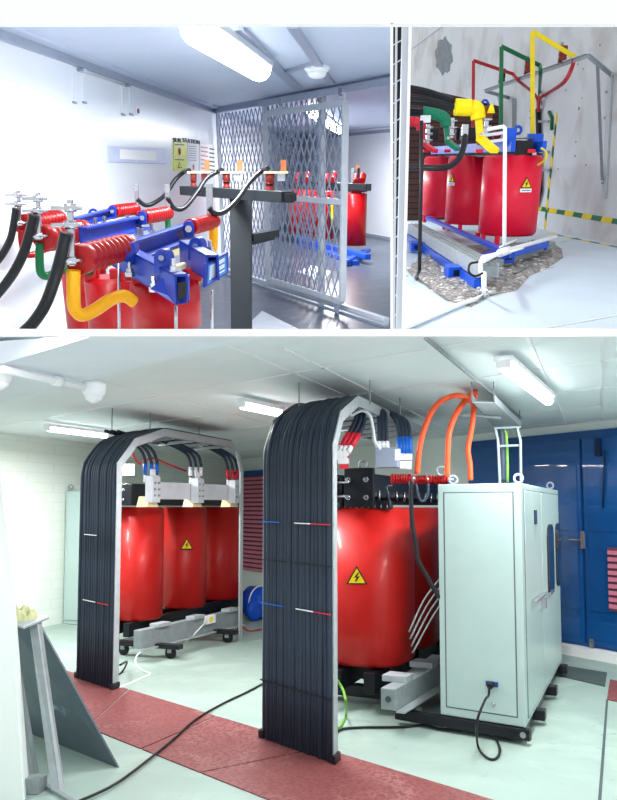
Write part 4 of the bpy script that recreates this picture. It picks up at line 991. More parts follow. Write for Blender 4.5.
# near transformer --------------------------------------------------------
cc = [R.fl(u, v, 0.95) for u, v in ((165, 300), (106, 283), (78, 272))]
T = thing('transformer', 'near red transformer with blue clamps and red ribbed insulators, upper left room', 'transformer', R.dep(140, 333, 5.8))
zlow = []
crad = (.29, .25, .24); 
for i, (u0, u1, vt, Y) in enumerate(((131, 199, 284, 5.6), (86, 127, 280, 6.4), (63, 88, 270, 7.2))):
    c = R.dep((u0 + u1) / 2 + (0, 3, 8)[i], vt, Y); r = ((u1 - u0) / 2 + (0, 4, 9)[i]) / F * Y * 1.0
    zbot = R.dep(150, 333.5, Y - r).z if i == 0 else R.dep(100, 333.5, Y - r).z
    c.z = R.dep(100, vt, Y - r).z; zbot = R.dep(100, 333.5, Y - r).z + .01
    mb = MB().lathe(V((c.x, c.y, zbot)), Z, [(r * .9, 0), (r, 0), (r, c.z - zbot - .03)], 48)
    mb.lathe(V((c.x, c.y, zbot)), Z, [(r, c.z - zbot - .03), (r - .04, c.z - zbot), (r * .5, c.z - zbot)], 48, False)
    part('coil', mb, M['tlred'], T)
    k_ = (c.z); 
    for a_ in ((-.55, -.62), (.45, -.62), (.8, .1), (-.9, .2)):
        part('coil_block', MB().cbox(V((c.x + a_[0] * r, c.y + a_[1] * r * .8, k_ + .03)), V((r * .55, .02, 0)), V((0, r * .3, 0)), Z * .1), M['tlred'], T, bev=.015)
# thin vertical rods between the coils
for (u, v, Y) in ((119, 262, 5.6), (176, 306, 4.95), (212, 290, 5.6)):
    a = R.dep(u, v, Y); b = R.dep(u, 333.3, Y); part('tie_rod', MB().cyl(a, b, .012, 8), M['steel'], T)

def ends(u, v, Y): return R.dep(u, v, Y)
Li = [((77.5, 260), (128, 246), 4.75, 5.5, .092), ((42.5, 238), (84, 230), 5.9, 6.6, .092), ((22.5, 225), (59, 218.5), 7.0, 7.7, .092)]
Ri = [((190, 227), (214.5, 221), 6.6, 7.1, .068), ((143, 217.5), (168.5, 213), 7.7, 8.2, .070), ((113, 211.5), (136, 208.5), 8.8, 9.3, .071)]
for i, (a, b, Y0, Y1, r) in enumerate(Li + Ri):
    p, q = ends(*a, Y0), ends(*b, Y1)
    part('ribbed_insulator', ribbed(p, q, r, 8 if i < 3 else 9, .62), M['ins'], T)
# blue clamp beams joining the inner insulator ends
def chan(p, q, w, h, nm='core_clamp'):
    d = (q - p).normalized(); x = V((d.y, -d.x, 0)).normalized()
    mb = MB(); mb.obox(p - x * w / 2, q - p, x * .02, Z * h); mb.obox(p - x * w / 2, q - p, x * w, Z * .02); mb.obox(p - x * w / 2 + Z * (h - .02), q - p, x * w * .6, Z * .02)
    return part(nm, mb, M['blue'], T, bev=.004)
chan(R.dep(131, 262, 5.35), R.dep(190, 239, 6.75), .12, .13)
chan(R.dep(87, 244, 6.3), R.dep(146, 229, 7.8), .12, .13)
chan(R.dep(76, 229, 7.3), R.dep(114, 217.5, 9.0), .12, .1)
chan(R.dep(118, 254, 6.0), R.dep(176, 235, 7.2), .1, .06)
def plate(quad, th, nm, m='blue', lab=None): return part(nm, MB().prism(quad, V((0, th, 0))), M[m], T, lab, bev=.004)
# hexagonal pointed end of the near beam
plate([R.dep(124, 245, 5.3), R.dep(133, 242, 5.35), R.dep(138, 256, 5.35), R.dep(131, 266, 5.3), R.dep(120, 258, 5.25)], .12, 'end_bracket')
# end plates holding right insulators
for (u, v, Y, s) in ((188.5, 229, 6.55, 1.0), (142, 218, 7.65, .82), (112, 211.5, 8.75, .72)):
    x = 5.2 * s; y = 8 * s
    plate([R.dep(u - x, v + y * 1.1, Y), R.dep(u + x, v + y, Y), R.dep(u + x, v - y * .5, Y), R.dep(u + x * .5, v - y, Y), R.dep(u - x * .5, v - y, Y), R.dep(u - x, v - y * .5, Y)], .05, 'insulator_bracket')
    part('bracket_bolt', MB().cyl(R.dep(u, v, Y - .03), R.dep(u, v, Y - .001), .03 * s, 6), M['steel'], T)
# large front square tube with two lifting lugs
a, b = R.dep(126, 262, 5.6), R.dep(181, 293, 4.75)
dv = b - a; hgt = V((0, 0, .17))
def hollow(p, q, w, h, wall, nm):
    d = (q - p).normalized(); x = V((-d.y, d.x, 0)).normalized(); x = x if x.x > 0 else -x
    mb = MB(); mb.obox(p, q - p, x * w, Z * wall); mb.obox(p + Z * (h - wall), q - p, x * w, Z * wall)
    mb.obox(p, q - p, x * wall, Z * h); mb.obox(p + x * (w - wall), q - p, x * wall, Z * h)
    return part(nm, mb, M['blue'], T, bev=.003)
hollow(R.dep(112, 266, 5.75), R.dep(176, 304, 4.75), .09, .18, .016, 'cross_tube')
part('cross_tube_end', MB().prism([R.dep(165, 276, 4.9), R.dep(187, 277, 4.8), R.dep(187, 303, 4.75), R.dep(176, 305, 4.75), R.dep(150, 289, 4.95)], V((0, .12, 0))), M['blue'], T, bev=.004)
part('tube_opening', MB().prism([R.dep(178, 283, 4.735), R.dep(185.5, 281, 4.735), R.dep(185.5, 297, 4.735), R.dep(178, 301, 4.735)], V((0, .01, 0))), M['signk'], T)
hollow(R.dep(180, 263, 5.9), R.dep(207, 281, 5.2), .09, .17, .016, 'cross_tube')
def lug(u, v, Y, s):
    n = 14; pts = [R.dep(u - 7.5 * s, v + 15 * s, Y), R.dep(u + 7.5 * s, v + 17 * s, Y)]
    pts += [R.dep(u + 7.5 * s * math.cos(math.pi * k / n), v - 9 * s * math.sin(math.pi * k / n), Y) for k in range(n + 1)]
    lg = part('lifting_lug', MB().prism(pts, V((.03, .06, 0))), M['blue'], T, bev=.006)
    hc = R.dep(u, v, Y - .004); part('lug_hole', MB().lathe(hc, V((0, 1, 0)), [(3.4 * s / F * Y, 0), (3.4 * s / F * Y, .004)], 18), M['greym'], lg)
    part('lug_rim', MB().torus(hc, V((0, 1, 0)), 3.6 * s / F * Y, .006, 18, 6), M['blue'], lg)
lug(161, 258, 4.95, 1.0); lug(195, 246, 5.6, .95)
# nameplate
np_ = [R.dep(206, 264, 5.15), R.dep(228.5, 251.5, 5.45), R.dep(228.5, 273, 5.45), R.dep(205, 288, 5.15)]
pl0 = part('nameplate_bracket', MB().prism(np_, V((-.02, .03, 0))), M['blue'], T, bev=.003)
ns_ = [np_[0] * .9 + np_[2] * .1, np_[1] * .9 + np_[3] * .1, np_[2] * .9 + np_[0] * .1, np_[3] * .9 + np_[1] * .1]
pl1 = part('nameplate', MB().prism([p - V((0, .01, 0)) for p in ns_], V((0, .008, 0))), M['nameplate'], T, 'light blue engraved nameplate')
for k in range(7):
    f = .14 + .11 * k; a_ = ns_[0] * (1 - f) + ns_[3] * f; b_ = ns_[1] * (1 - f) + ns_[2] * f
    g_ = .45 if k in (2, 5) else .9
    part('engraved_line', MB().bar(a_ * .9 + b_ * .1 - V((0, .012, 0)), a_ * (1 - g_) + b_ * g_ - V((0, .012, 0)), .004, .008), M['wht'], pl1)
# bolts standing on the tubes and gold insulator bar
for (u, v, Y) in ((174, 270, 4.85), (130, 272, 5.3), (142, 268, 5.5), (154, 287, 5.0), (210, 250, 5.7)):
    p = R.dep(u, v, Y); part('hex_bolt', MB().lathe(p - Z * .03, Z, [(.035, 0), (.035, .03), (.024, .03), (.024, .055), (.014, .055), (.014, .1)], 6, False), M['steel'], T)
part('brass_rod', MB().cyl(R.dep(168, 271, 5.2), R.dep(184, 265.5, 5.5), .025, 10), M['cream'], T)
part('wooden_spacer', MB().bar(R.dep(140, 262, 5.7), R.dep(188, 247, 6.5), .08, .05), M['cream'], T)
part('wooden_spacer', MB().bar(R.dep(88, 229, 7.2), R.dep(116, 222, 8.2), .08, .05), M['cream'], T)
for (u, v, Y) in ((138, 238, 6.9), (152, 234, 7.3), (142, 240, 6.6), (128, 225, 8), (105, 226, 7.6), (96, 228, 7.4)):
    part('clamp_bolt', MB().lathe(R.dep(u, v, Y), Z, [(.035, 0), (.035, .04), (.018, .04), (.018, .09)], 8, False), M['steel'], T)
for (u, v, s) in ((93.5, 214, 1),): part('lifting_eye', MB().torus(R.dep(u, v, 8.5), V((0, 1, 0)), .045, .014), M['blue'], T)
# terminal plates on the outer insulator ends (left row and right row)
for i, (u, vt, vb, Y, w, ang) in enumerate(((70.5, 200, 266, 4.7, 5.5, 1.5), (38, 193, 240, 5.85, 3.6, 1), (18.5, 190.5, 226, 6.95, 2.8, 1))):
    pl2 = part('terminal_plate', MB().prism([R.dep(u - w / 2 - ang, vt, Y), R.dep(u + w / 2 - ang, vt, Y), R.dep(u + w / 2 + ang, vb, Y), R.dep(u - w / 2 + ang, vb, Y)], V((0, .03, 0))), M['steel'], T)
    for k, f in enumerate((.12, .38, .92)):
        p = R.dep(u, vt + (vb - vt) * f, Y); bb = part('terminal_bolt', MB().cyl(p + V((-.11 if k < 2 else -.03, -.02, 0)), p + V((.06, .03, 0)), .012, 8), M['steel'], pl2)
        part('terminal_nut', MB().cyl(p + V((-.035, -.012, 0)), p + V((.03, .012, 0)), .027, 6), M['steel'], pl2)
for i, (u, vt, vb, Y) in enumerate(((209, 184, 222, 7.0), (167, 184, 213, 8.15), (136, 183, 208, 9.25))):
    u2 = (209, 167, 136)[i]; w = (6.5, 5, 4)[i]
    part('terminal_plate', MB().prism([R.dep(u2 - w / 2, vt, Y), R.dep(u2 + w / 2, vt, Y), R.dep(u2 + w / 2 + 1, vb, Y), R.dep(u2 - w / 2 + 1, vb, Y)], V((0, .03, 0))), M['steel'], T)
    part('terminal_nut', MB().cyl(R.dep(u2, vt + 6, Y - .03), R.dep(u2, vt + 6, Y + .02), .03, 6), M['steel'], T)
# phase coloured sleeved leads
def lead(pts, r, m, lab):
    return part('phase_lead', MB().tube(crv(pts, 6), r, 10), M[m], T, lab)
lead([R.dep(73.5, 270, 4.72), R.dep(73.5, 290, 4.72), R.dep(74.5, 308, 4.74), R.dep(82, 315, 4.78), R.dep(95, 310, 4.85), R.dep(110, 300, 4.95), R.dep(124, 296, 5.05), R.dep(134, 302, 5.1)], .042, 'yelo', 'thick amber sleeved lead')
lead([R.dep(40, 243, 5.9), R.dep(39.5, 258, 5.9), R.dep(41, 273, 5.9), R.dep(48, 276, 5.95), R.dep(58, 272, 6.0), R.dep(72, 268, 6.1), R.dep(92, 272, 6.3)], .032, 'dgrn', 'green sleeved lead')
lead([R.dep(21, 230, 7.0), R.dep(22, 243, 7.0), R.dep(26, 254, 7.0), R.dep(36, 254, 7.1), R.dep(46, 249, 7.2), R.dep(60, 247, 7.4)], .03, 'ins', 'red sleeved lead')
lead([R.dep(213, 226, 7.05), R.dep(213.5, 240, 7.05), R.dep(212, 250, 7.05), R.dep(205, 253, 6.9), R.dep(199, 252, 6.8)], .042, 'yelo', 'short amber lead')
lead([R.dep(167.5, 219, 8.15), R.dep(168, 228, 8.15), R.dep(167, 236, 8.1)], .03, 'dgrn', 'short green lead')
lead([R.dep(137, 211, 9.2), R.dep(138, 217, 9.2), R.dep(137, 222, 9.1)], .03, 'ins', 'short red lead')
part('tag', MB().prism([R.dep(69, 275, 4.7), R.dep(73, 270, 4.7), R.dep(71, 284, 4.7), R.dep(67.5, 286, 4.7)], V((0, .005, 0))), M['nameplate'], T)
# black cables at left and to the stand
def bcab(pts, r, lb, grp=None):
    t = thing('power_cable', lb, 'cable', pts[0], grp); part('sheath', MB().tube(crv(pts, 6), r, 10), M['tcab'], t)
    return t
bcab([R.dep(66, 233, 4.68), R.dep(62, 252, 4.68), R.dep(56, 275, 4.66), R.dep(46, 303, 4.64), R.dep(34, 322, 4.62), R.dep(24, 332, 4.62)], .036, 'thick black cable falling from the nearest insulator, upper left room', 'incoming black cables')
bcab([R.dep(34, 215, 5.83), R.dep(30, 232, 5.83), R.dep(24, 252, 5.82), R.dep(14, 272, 5.8), R.dep(0, 291, 5.8), R.dep(-14, 306, 5.8)], .036, 'middle of the three black cables leaving the frame at left', 'incoming black cables')
bcab([R.dep(16, 208, 6.93), R.dep(14, 222, 6.93), R.dep(10, 240, 6.9), R.dep(0, 258, 6.9), R.dep(-12, 270, 6.9)], .032, 'leftmost of the three black cables leaving the frame at left', 'incoming black cables')
bcab([tops[2][0] + V((-.02, 0, .04)), R.dep(262, 171, 8), R.dep(250, 182, 7.8), R.dep(237, 200, 7.4), R.dep(224, 212, 7.1), R.dep(214, 213, 7.0), R.dep(209, 208, 6.98)], .023, 'black cable from the right post insulator to the near phase', 'black cables to the T stand')
bcab([tops[1][0] + V((-.05, 0, .03)), R.dep(218, 171.5, 9), R.dep(206, 179, 8.8), R.dep(196, 194, 8.5), R.dep(184, 208, 8.3), R.dep(174, 208, 8.2), R.dep(167, 197, 8.15)], .024, 'black cable from the middle post insulator', 'black cables to the T stand')
bcab([tops[0][0] + V((-.05, 0, .03)), R.dep(184, 172, 9.8), R.dep(175, 180, 9.7), R.dep(166, 194, 9.6), R.dep(154, 203, 9.4), R.dep(145, 205, 9.3), R.dep(137, 199, 9.25)], .025, 'black cable from the left post insulator', 'black cables to the T stand')

# ================================================================== UPPER RIGHT ROOM
ROOM = TR; R = TR
# one long plaster wall along the right and back
w0, w1 = R.fl(545, 229.8), R.fl(617, 245.5)
wd = flat(w0 - w1).normalized(); wnr = V((-wd.y, wd.x, 0)); wnr = wnr if wnr.x < 0 else -wnr    # towards the room
wa_ = flat(w1) - wd * 2.0; wb2 = R.pl(391.8, 200, w1, wnr); wb2 = flat(wb2)
kk = R.pl(391.8, 200, w1, wnr)
ztop = 4.4
struct('wall_right', MB().prism([wa_ + Z * -.02, wb2 + Z * -.02, V((wb2.x, wb2.y, 6.5)), V((wa_.x, wa_.y, 6.5))], -wnr * .1), M['tr_wall'])
RW = lambda u, v, o=0.0: R.pl(u, v, w1 + wnr * o, wnr)
# pale ceiling-line moulding sloping at top left
solo('wall_batten', MB().bar(RW(411, 49, .02), RW(442, 26, .02), .05, .03), M['grey'], 'thin pale batten crossing the upper left of the plaster wall', 'batten')
# old grey patch of render
n = 22; pts = []
for k in range(n):
    a = 2 * math.pi * k / n; rr_ = 1 + .12 * math.sin(k * 2.3); pts.append(RW(444 + 8.5 * rr_ * math.cos(a), 56 + 18 * rr_ * math.sin(a), .0))
solo('render_patch', MB().prism(pts, wnr * .012), mat('rough_grey_render', (128, 134, 140), .9, var=.15, scale=6, bump=.5), 'rough oval grey patch of render on the plaster wall', 'wall patch')
struct('floor', MB().prism([R.fl(391.8, 333.5), R.fl(640, 333.5), flat(wa_), flat(wb2)], Z * -.03), M['tr_floor'])
# brown plank screen behind the coils
pa, pb = R.fl(394.5, 221), R.fl(500, 218)
pn_ = wn(pa, pb); pn_ = -pn_ if pn_.y > 0 else pn_
Pp = lambda u, v: R.pl(u, v, pb, pn_)
q0, q1 = Pp(396, 218), Pp(497, 214)
struct('wall_timber', MB().prism([Pp(391.8, 221), Pp(499, 218), Pp(499, 106), Pp(474, 100), Pp(413, 86), Pp(391.8, 82)], -pn_ * .04), M['brownw'])

# striped tape: alternating yellow / green
def tape(p, q, w, n_off, k, side):
    mb = MB(); d = q - p; L = d.length; s = .0
    for i in range(k):
        mb.mi = i % 2; a = p + d * (i / k); b = p + d * ((i + 1) / k); sk_ = d.normalized() * w * .6
        mb.prism([a, b, b + side * w + sk_, a + side * w + sk_], n_off)
    return mb
solo('hazard_tape', tape(RW(534, 209.8, .002), RW(622, 225.2, .002), .09, wnr * .004, 10, Z), [M['tyel'], M['tgrn']], 'horizontal yellow and green striped tape low on the right wall', 'tape', 'striped tape')
tv = [RW(550, 113, .002), RW(550, 229, .002)]
ta = tv[0].xy * .5 + tv[1].xy * .5; tv = [V((*ta, tv[0].z)), V((*ta, tv[1].z))]
solo('hazard_tape', tape(V((tv[1].x, tv[1].y, tv[0].z)), tv[1], .09, wnr * .006, 11, -wd), [M['tyel'], M['tgrn']], 'vertical yellow and green striped tape down the wall', 'tape', 'striped tape')
fa, fb = R.fl(549, 233), R.fl(622, 247.5); fs = V((-.05, -.1, 0))
solo('hazard_tape', tape(fa, fb, .1, Z * .004, 8, V((-.9, -.4, 0)).normalized()), [M['tyel'], M['tgrn']], 'striped tape on the floor along the wall base', 'tape', 'striped tape')
solo('hazard_tape', tape(R.fl(578, 237.5, .005), R.fl(540, 249, .005), .12, Z * .004, 6, V((.5, .85, 0)).normalized()), [M['tgrn'], M['tyel']], 'worn green tape across the floor near the transformer end', 'tape', 'striped tape')

# rough broken-out patch of floor under the transformer
outline = [(408, 268), (420, 258), (440, 250), (470, 246), (510, 244), (545, 241), (562, 248), (564, 258), (550, 266), (530, 276), (513, 287), (492, 297), (472, 303), (458, 305), (447, 300), (436, 289), (420, 284), (409, 280)]
P_ = [R.fl(u, v, .006) for u, v in outline]; cen = sum(P_, V((0, 0, 0))) / len(P_)
mb = MB(); rings = 12; mb.v = [cen]
for i in range(1, rings + 1):
    for p in P_:
        for h_ in (0, ):
            f = i / rings; q = cen + (p - cen) * (f if i < rings else f * random.uniform(.95, 1.08)); mb.v.append(q + V((random.uniform(-.04, .04), random.uniform(-.1, .1), random.uniform(0, .05) if i < rings else -.004)))
n = len(P_)
mb.f = [([0, 1 + k, 1 + (k + 1) % n], False, 0) for k in range(n)]
for i in range(rings - 1):
    for k in range(n):
        a = 1 + i * n + k; b = 1 + i * n + (k + 1) % n; mb.f.append(([a, a + n, b + n, b], False, 0))
solo('rubble_patch', mb, M['rubble'], 'rough broken concrete patch of floor under the right transformer', 'rubble', kind='stuff')
mb = MB()
def stone(p, r): mb.sphere(p, r, 6, (random.uniform(.7, 1.3), random.uniform(.7, 1.3), random.uniform(.4, .8)))
for k in range(230):
    e = random.choice(P_); e2 = random.choice(P_); f = random.uniform(0, 1); q = e * f + e2 * (1 - f); q = cen + (q - cen) * random.uniform(.5, 1.08)
    stone(V((q.x, q.y, random.uniform(.0, .04))), random.uniform(.012, .05))
solo('rubble_stones', mb, mat('pale_concrete_lumps', (190, 190, 190), .9, var=.2), 'scattered pale concrete crumbs on the broken floor patch', 'rubble', kind='stuff')

# transformer
c1, c2, c3 = R.fl(506.5, 234.5, .3), R.fl(469, 223.5, .3), R.fl(443, 216, .3)
rd = flat(c3 - c1).normalized(); rn = V((-rd.y, rd.x, 0)); rn = rn if rn.y < 0 else -rn       # rn faces the viewer
T = thing('transformer', 'crimson three coil transformer on blue skids beside the stained wall', 'transformer', flat(c1))
hc = 1.17
for c, r in ((c1, .445), (c2, .45), (c3, .45)):
    coil(T, c, r, hc, M['crim'], n=64)
    for a_ in (-.95, -.35, .35): 
        fq = c + rn * (r * math.cos(a_)) + rd * (r * math.sin(a_)); part('coil_foot', MB().cbox(fq + Z * .0 - Z * .05, rd * .08, rn * .06, Z * .13), M['crim'], T, bev=.004)
def coil_tag(u, v, c, r, s):
    d = V((u, v, 0)); p = R.pl(u, v, c + rn * (r + .006), V((0, 1, 0)) * 1)
    rr = R.ray(u, v).normalized(); o_ = R.C; oc = o_ - c; a = rr.x ** 2 + rr.y ** 2; b = 2 * (oc.x * rr.x + oc.y * rr.y); cc_ = oc.x ** 2 + oc.y ** 2 - (r + .012) ** 2
    tt = (-b - math.sqrt(max(0, b * b - 4 * a * cc_))) / (2 * a); p = o_ + rr * tt; nn = flat(p - c).normalized(); rt_ = V((-nn.y, nn.x, 0))
    warning_sign(T, p, rt_, Z, s)
    tg = part('white_tag', MB().cbox(p - Z * s * .22 , rt_ * s * 1.2, nn * .006, Z * s * .34), M['wht'], T)
    part('tag_line', MB().cbox(p - Z * s * .22 + nn * .004, rt_ * s * .9, nn * .004, Z * s * .06), M['signk'], tg)
coil_tag(526, 188, c1, .445, .155); coil_tag(451.5, 182, c2, .45, .15)
# top clamps
zt_ = .3 + hc
b0 = c1 - rd * .55; LL = (c3 - c1).length + 1.0
part('core', MB().obox(flat(c1) - rd * .4 - rn * .15 + Z * (zt_ - .02), rd * (LL - .3), rn * .25, Z * .22), M['black'], T)
part('core_clamp', MB().obox(flat(b0) + rn * .16 + Z * (zt_ + .04), rd * LL, rn * .07, Z * .15), M['bblue'], T, bev=.006)
part('core_clamp', MB().obox(flat(b0) - rn * .30 + Z * (zt_ + .04), rd * LL, rn * .07, Z * .15), M['bblue'], T, bev=.006)
Yc = c1.y
part('clamp_head', MB().cbox(R.dep(510.5, 137, Yc - .35), V((.15, 0, 0)), V((0, .1, 0)), Z * .24), M['bblue'], T, bev=.006)
part('clamp_head', MB().cbox(R.dep(534.5, 141, Yc - .1), V((.23, 0, 0)), V((0, .1, 0)), Z * .2), M['bblue'], T, bev=.006)
for v in (137, 144): part('tie_rod', MB().cyl(R.dep(508, v, Yc - .3), R.dep(534, v + 1.5, Yc - .15), .016), M['steel'], T)
for v in (132.5, 139.5): part('white_rail', MB().bar(R.dep(484, v + 3, Yc - .2), R.dep(506, v, Yc - .4), .05, .04), M['wht'], T)
part('lifting_eye', MB().torus(R.dep(518, 130, Yc), V((0, 1, 0)), .05, .02), M['bblue'], T)
for (u, v) in ((480, 141), (496, 135), (449, 142)): part('red_cap', MB().lathe(R.dep(u, v, Yc - .1), V((0, -1, 0)), [(.06, 0), (.06, .08), (.03, .1)], 14), M['ins'], T)
for (u, v) in ((486, 127), (452, 128), (428, 134)):
    p = R.dep(u, v, Yc - .1 + (486 - u) * .03); mb = MB()
    for k in range(3): mb.cyl(p + V((-.05, 0, -.1 + k * .1)), p + V((.08, -.02, -.1 + k * .1)), .022, 8)
    mb.cbox(p, V((.06, 0, 0)), V((0, .04, 0)), Z * .3); part('terminal_bolts', mb, M['steel'], T)
for (u, c) in ((479, c1), (531, c1), (447, c2), (482, c2), (426, c3)):
    p = R.dep(u, 151, c.y - .42); part('coil_tab', MB().cbox(p, V((.11, 0, 0)), V((0, .08, 0)), Z * .05), M['crim'], T)
for (u, w) in ((470, .14), (462, .1), (432, .1)): part('black_housing', MB().cbox(R.dep(u, 134, Yc + (500 - u) * .03), V((w * 2.2, 0, 0)), V((0, .2, 0)), Z * .2), M['blk'], T, bev=.02)
# skids
G = [R.fl(478, 264, .3), R.fl(408, 224, .3)]; gd = flat(G[1] - G[0])
part('side_duct', MB().obox(G[0] - Z * .16, gd, V((.26, .06, 0)), Z * .16), M['galv'], T, bev=.006, label='long ribbed aluminium duct along the base')
mb = MB()
for k in range(3): mb.obox(G[0] + V((.05 + k * .075, .01, 0)) + Z * .0, gd, V((.035, 0, 0)), Z * .012)
part('duct_rib', mb, M['galvd'], T)
part('duct_end', MB().cbox(G[0] + V((.13, .0, -.08)), V((.2, .05, 0)), V((.01, -.02, 0)), Z * .12), M['galvd'], T, bev=.004)
part('skid_rail', MB().obox(G[0] + V((-.03, -.02, -.27)), gd, V((.12, 0, 0)), Z * .1), M['bblue'], T)
part('skid_rail', MB().obox(R.fl(502, 254, .26), flat(R.fl(425, 219, .26) - R.fl(502, 254, .26)), V((.1, 0, 0)), Z * .05), M['bblue'], T)
def ubox(c, sx, sy, sz, nm='skid_foot'):
    mb = MB(); c = V(c); x = V((sx, sx * .2, 0)); y = V((0, sy, 0)); mb.cbox(c, x, y, Z * sz); o_ = part(nm, mb, M['bblue'], T, bev=.008)
    part('foot_hole', MB().cbox(c - V((0, sy / 2 + .002, 0)) + V((0, 0, 0)), x * .5, V((0, .006, 0)), Z * sz * .5), M['signk'], o_); return o_
ubox(R.fl(456, 271, .09), .26, .35, .14); ubox(R.fl(507, 255, .2), .17, .2, .2); ubox(R.fl(539, 245, .17), .2, .25, .14); ubox(R.fl(416, 246, .1), .2, .3, .14)
part('skid_cross', MB().bar(R.fl(456, 268, .1), R.fl(500, 250, .1), .12, .08), M['bblue'], T); part('skid_cross', MB().bar(R.fl(505, 255, .22), R.fl(545, 244, .2), .12, .08), M['bblue'], T)
part('steel_cross', MB().bar(R.fl(500, 262, .12), R.fl(552, 244, .14), .1, .08), M['galvd'], T)

# white conduits
t = thing('white_conduit', 'white plastic pipe frame standing upright in front of the crimson coil', 'pipe', R.dep(504, 243, 8.9))
part('upright', MB().tube([R.dep(488, 129.5, 9.2), R.dep(503, 126.5, 9.0), R.dep(505, 128.5, 9.0), R.dep(504.3, 245, 8.6)], .022, 10), M['wht'], t)
part('crosspipe', MB().tube([R.fl(483, 261, .36), R.fl(504, 251, .36), R.fl(556, 236.5, .36)], .026, 10), M['wht'], t)
part('tee', MB().cyl(R.fl(500, 253, .36), R.fl(509, 250, .36), .05, 12), M['wht'], t)
part('elbow', MB().tube([R.fl(496, 254, .36), R.fl(483, 257, .36), R.fl(480.5, 262, .34), R.dep(480.5, 272, 7.75)], .024, 10), M['wht'], t)
for (a, b) in (((516, 240), (500, 247)), ((523, 248), (510, 252))): part('thin_pipe', MB().cyl(R.fl(*a, .38), R.fl(*b, .36), .014, 8), M['wht'], t)
t = thing('white_conduit', 'white plastic pipe bent down from the skid and lying across the floor', 'pipe', R.fl(461, 303))
part('pipe', MB().tube([R.dep(484, 273, 7.7), R.dep(484, 289, 7.55), R.fl(483.5, 296, .03), R.fl(474, 300, .03), R.fl(461, 304, .03), R.fl(430, 317, .03), R.fl(402, 329, .03)], .026, 10), M['wht'], t)
for p in (R.dep(484, 290, 7.5), R.fl(448, 309, .03)): part('clip', MB().torus(p, V((0, 0, 1)) if p.z > .1 else V((1, -.6, 0)), .03, .009), M['wht'], t)
solo('control_wire', MB().tube(crv([R.dep(478, 262, 7.6), R.dep(470, 264, 7.55), R.dep(469, 272, 7.5), R.dep(475, 276, 7.5), R.dep(483, 273, 7.5)], 6), .012, 6), M['black'], 'thin black wire looping at the end of the aluminium duct', 'wire')

# shrouds
def shroud(pts, rs, m, lb, foot):
    t = thing('busbar_shroud', lb, 'sleeve', pts[0], 'busbar shrouds on the right transformer')
    part('sleeve', MB().tube(crv(pts[:3], 5), [rs[0]] * 11, 12), M[m], t); 
    part('elbow', MB().tube(crv(pts[2:5], 5), rs[1], 12), M[m], t)
    part('down_leg', MB().bar(pts[4], pts[5], rs[2] * 2, rs[2] * 1.4, V((1, 0, 0))), M[m], t, bev=.01)
    part('foot', MB().bar(pts[5], pts[6], rs[2] * 2.2, rs[2] * 1.2), M[m], t, bev=.01)
    for f in (): part('strap', MB().torus(pts[2] * (1 - f) + pts[4] * f, (pts[4] - pts[2]), rs[1] * 1.02, .006), M['wht'], t)
    bolts(t, [pts[4] * .2 + pts[5] * .8 - V((0, rs[2] * .7, 0))], V((0, -1, 0)), .022)
    return t
Ys = 10.3
shroud([R.dep(455, 107, Ys), R.dep(464, 107.5, Ys), R.dep(471, 107.5, Ys), R.dep(477, 110, Ys), R.dep(478.5, 119, Ys), R.dep(480, 138, Ys), R.dep(495, 151, Ys - .3)], (.10, .095, .055), 'yel', 'bright yellow busbar sleeve bending down on the nearest coil', None)
shroud([R.dep(423, 112, Ys + 1), R.dep(432, 113, Ys + 1), R.dep(439, 115, Ys + 1), R.dep(445, 119, Ys + 1), R.dep(446, 127, Ys + 1), R.dep(447.5, 141, Ys + 1), R.dep(458, 149.5, Ys + .8)], (.075, .075, .045), 'grn', 'green busbar sleeve bending down on the middle coil', None)
shroud([R.dep(398, 121, Ys + 2), R.dep(405, 121, Ys + 2), R.dep(413, 121, Ys + 2), R.dep(420, 124, Ys + 2), R.dep(421.5, 130, Ys + 2), R.dep(424, 144, Ys + 2), R.dep(436, 151.5, Ys + 1.8)], (.075, .07, .045), 'redsl', 'red busbar sleeve on the farthest coil of the right transformer', None)
solo('connector_block', MB().cbox(R.dep(425.5, 119, Ys + .7), V((.13, 0, 0)), V((0, .08, 0)), Z * .09), M['wht'], 'small white connector block on the green sleeve', 'connector', bev=.006)
ib = thing('insulating_block', 'brown insulating block with yellow cap right of the yellow sleeve', 'block', R.dep(488, 112, Ys))
part('body', MB().cbox(R.dep(488, 112, Ys), V((.1, 0, 0)), V((0, .1, 0)), Z * .14), M['brown'], ib, bev=.006)
part('cap', MB().lathe(R.dep(491, 113, Ys - .1), Z, [(.05, 0), (.03, .06), (.015, .1)], 12), M['yel'], ib)
solo('control_wire', MB().tube(crv([R.dep(482, 108, Ys), R.dep(483, 101, Ys), R.dep(487, 101, Ys), R.dep(490, 108, Ys)], 5), .015, 6), mat('blue_wire', (30, 70, 170), .5), 'thin blue wire arching beside the yellow sleeve', 'wire')
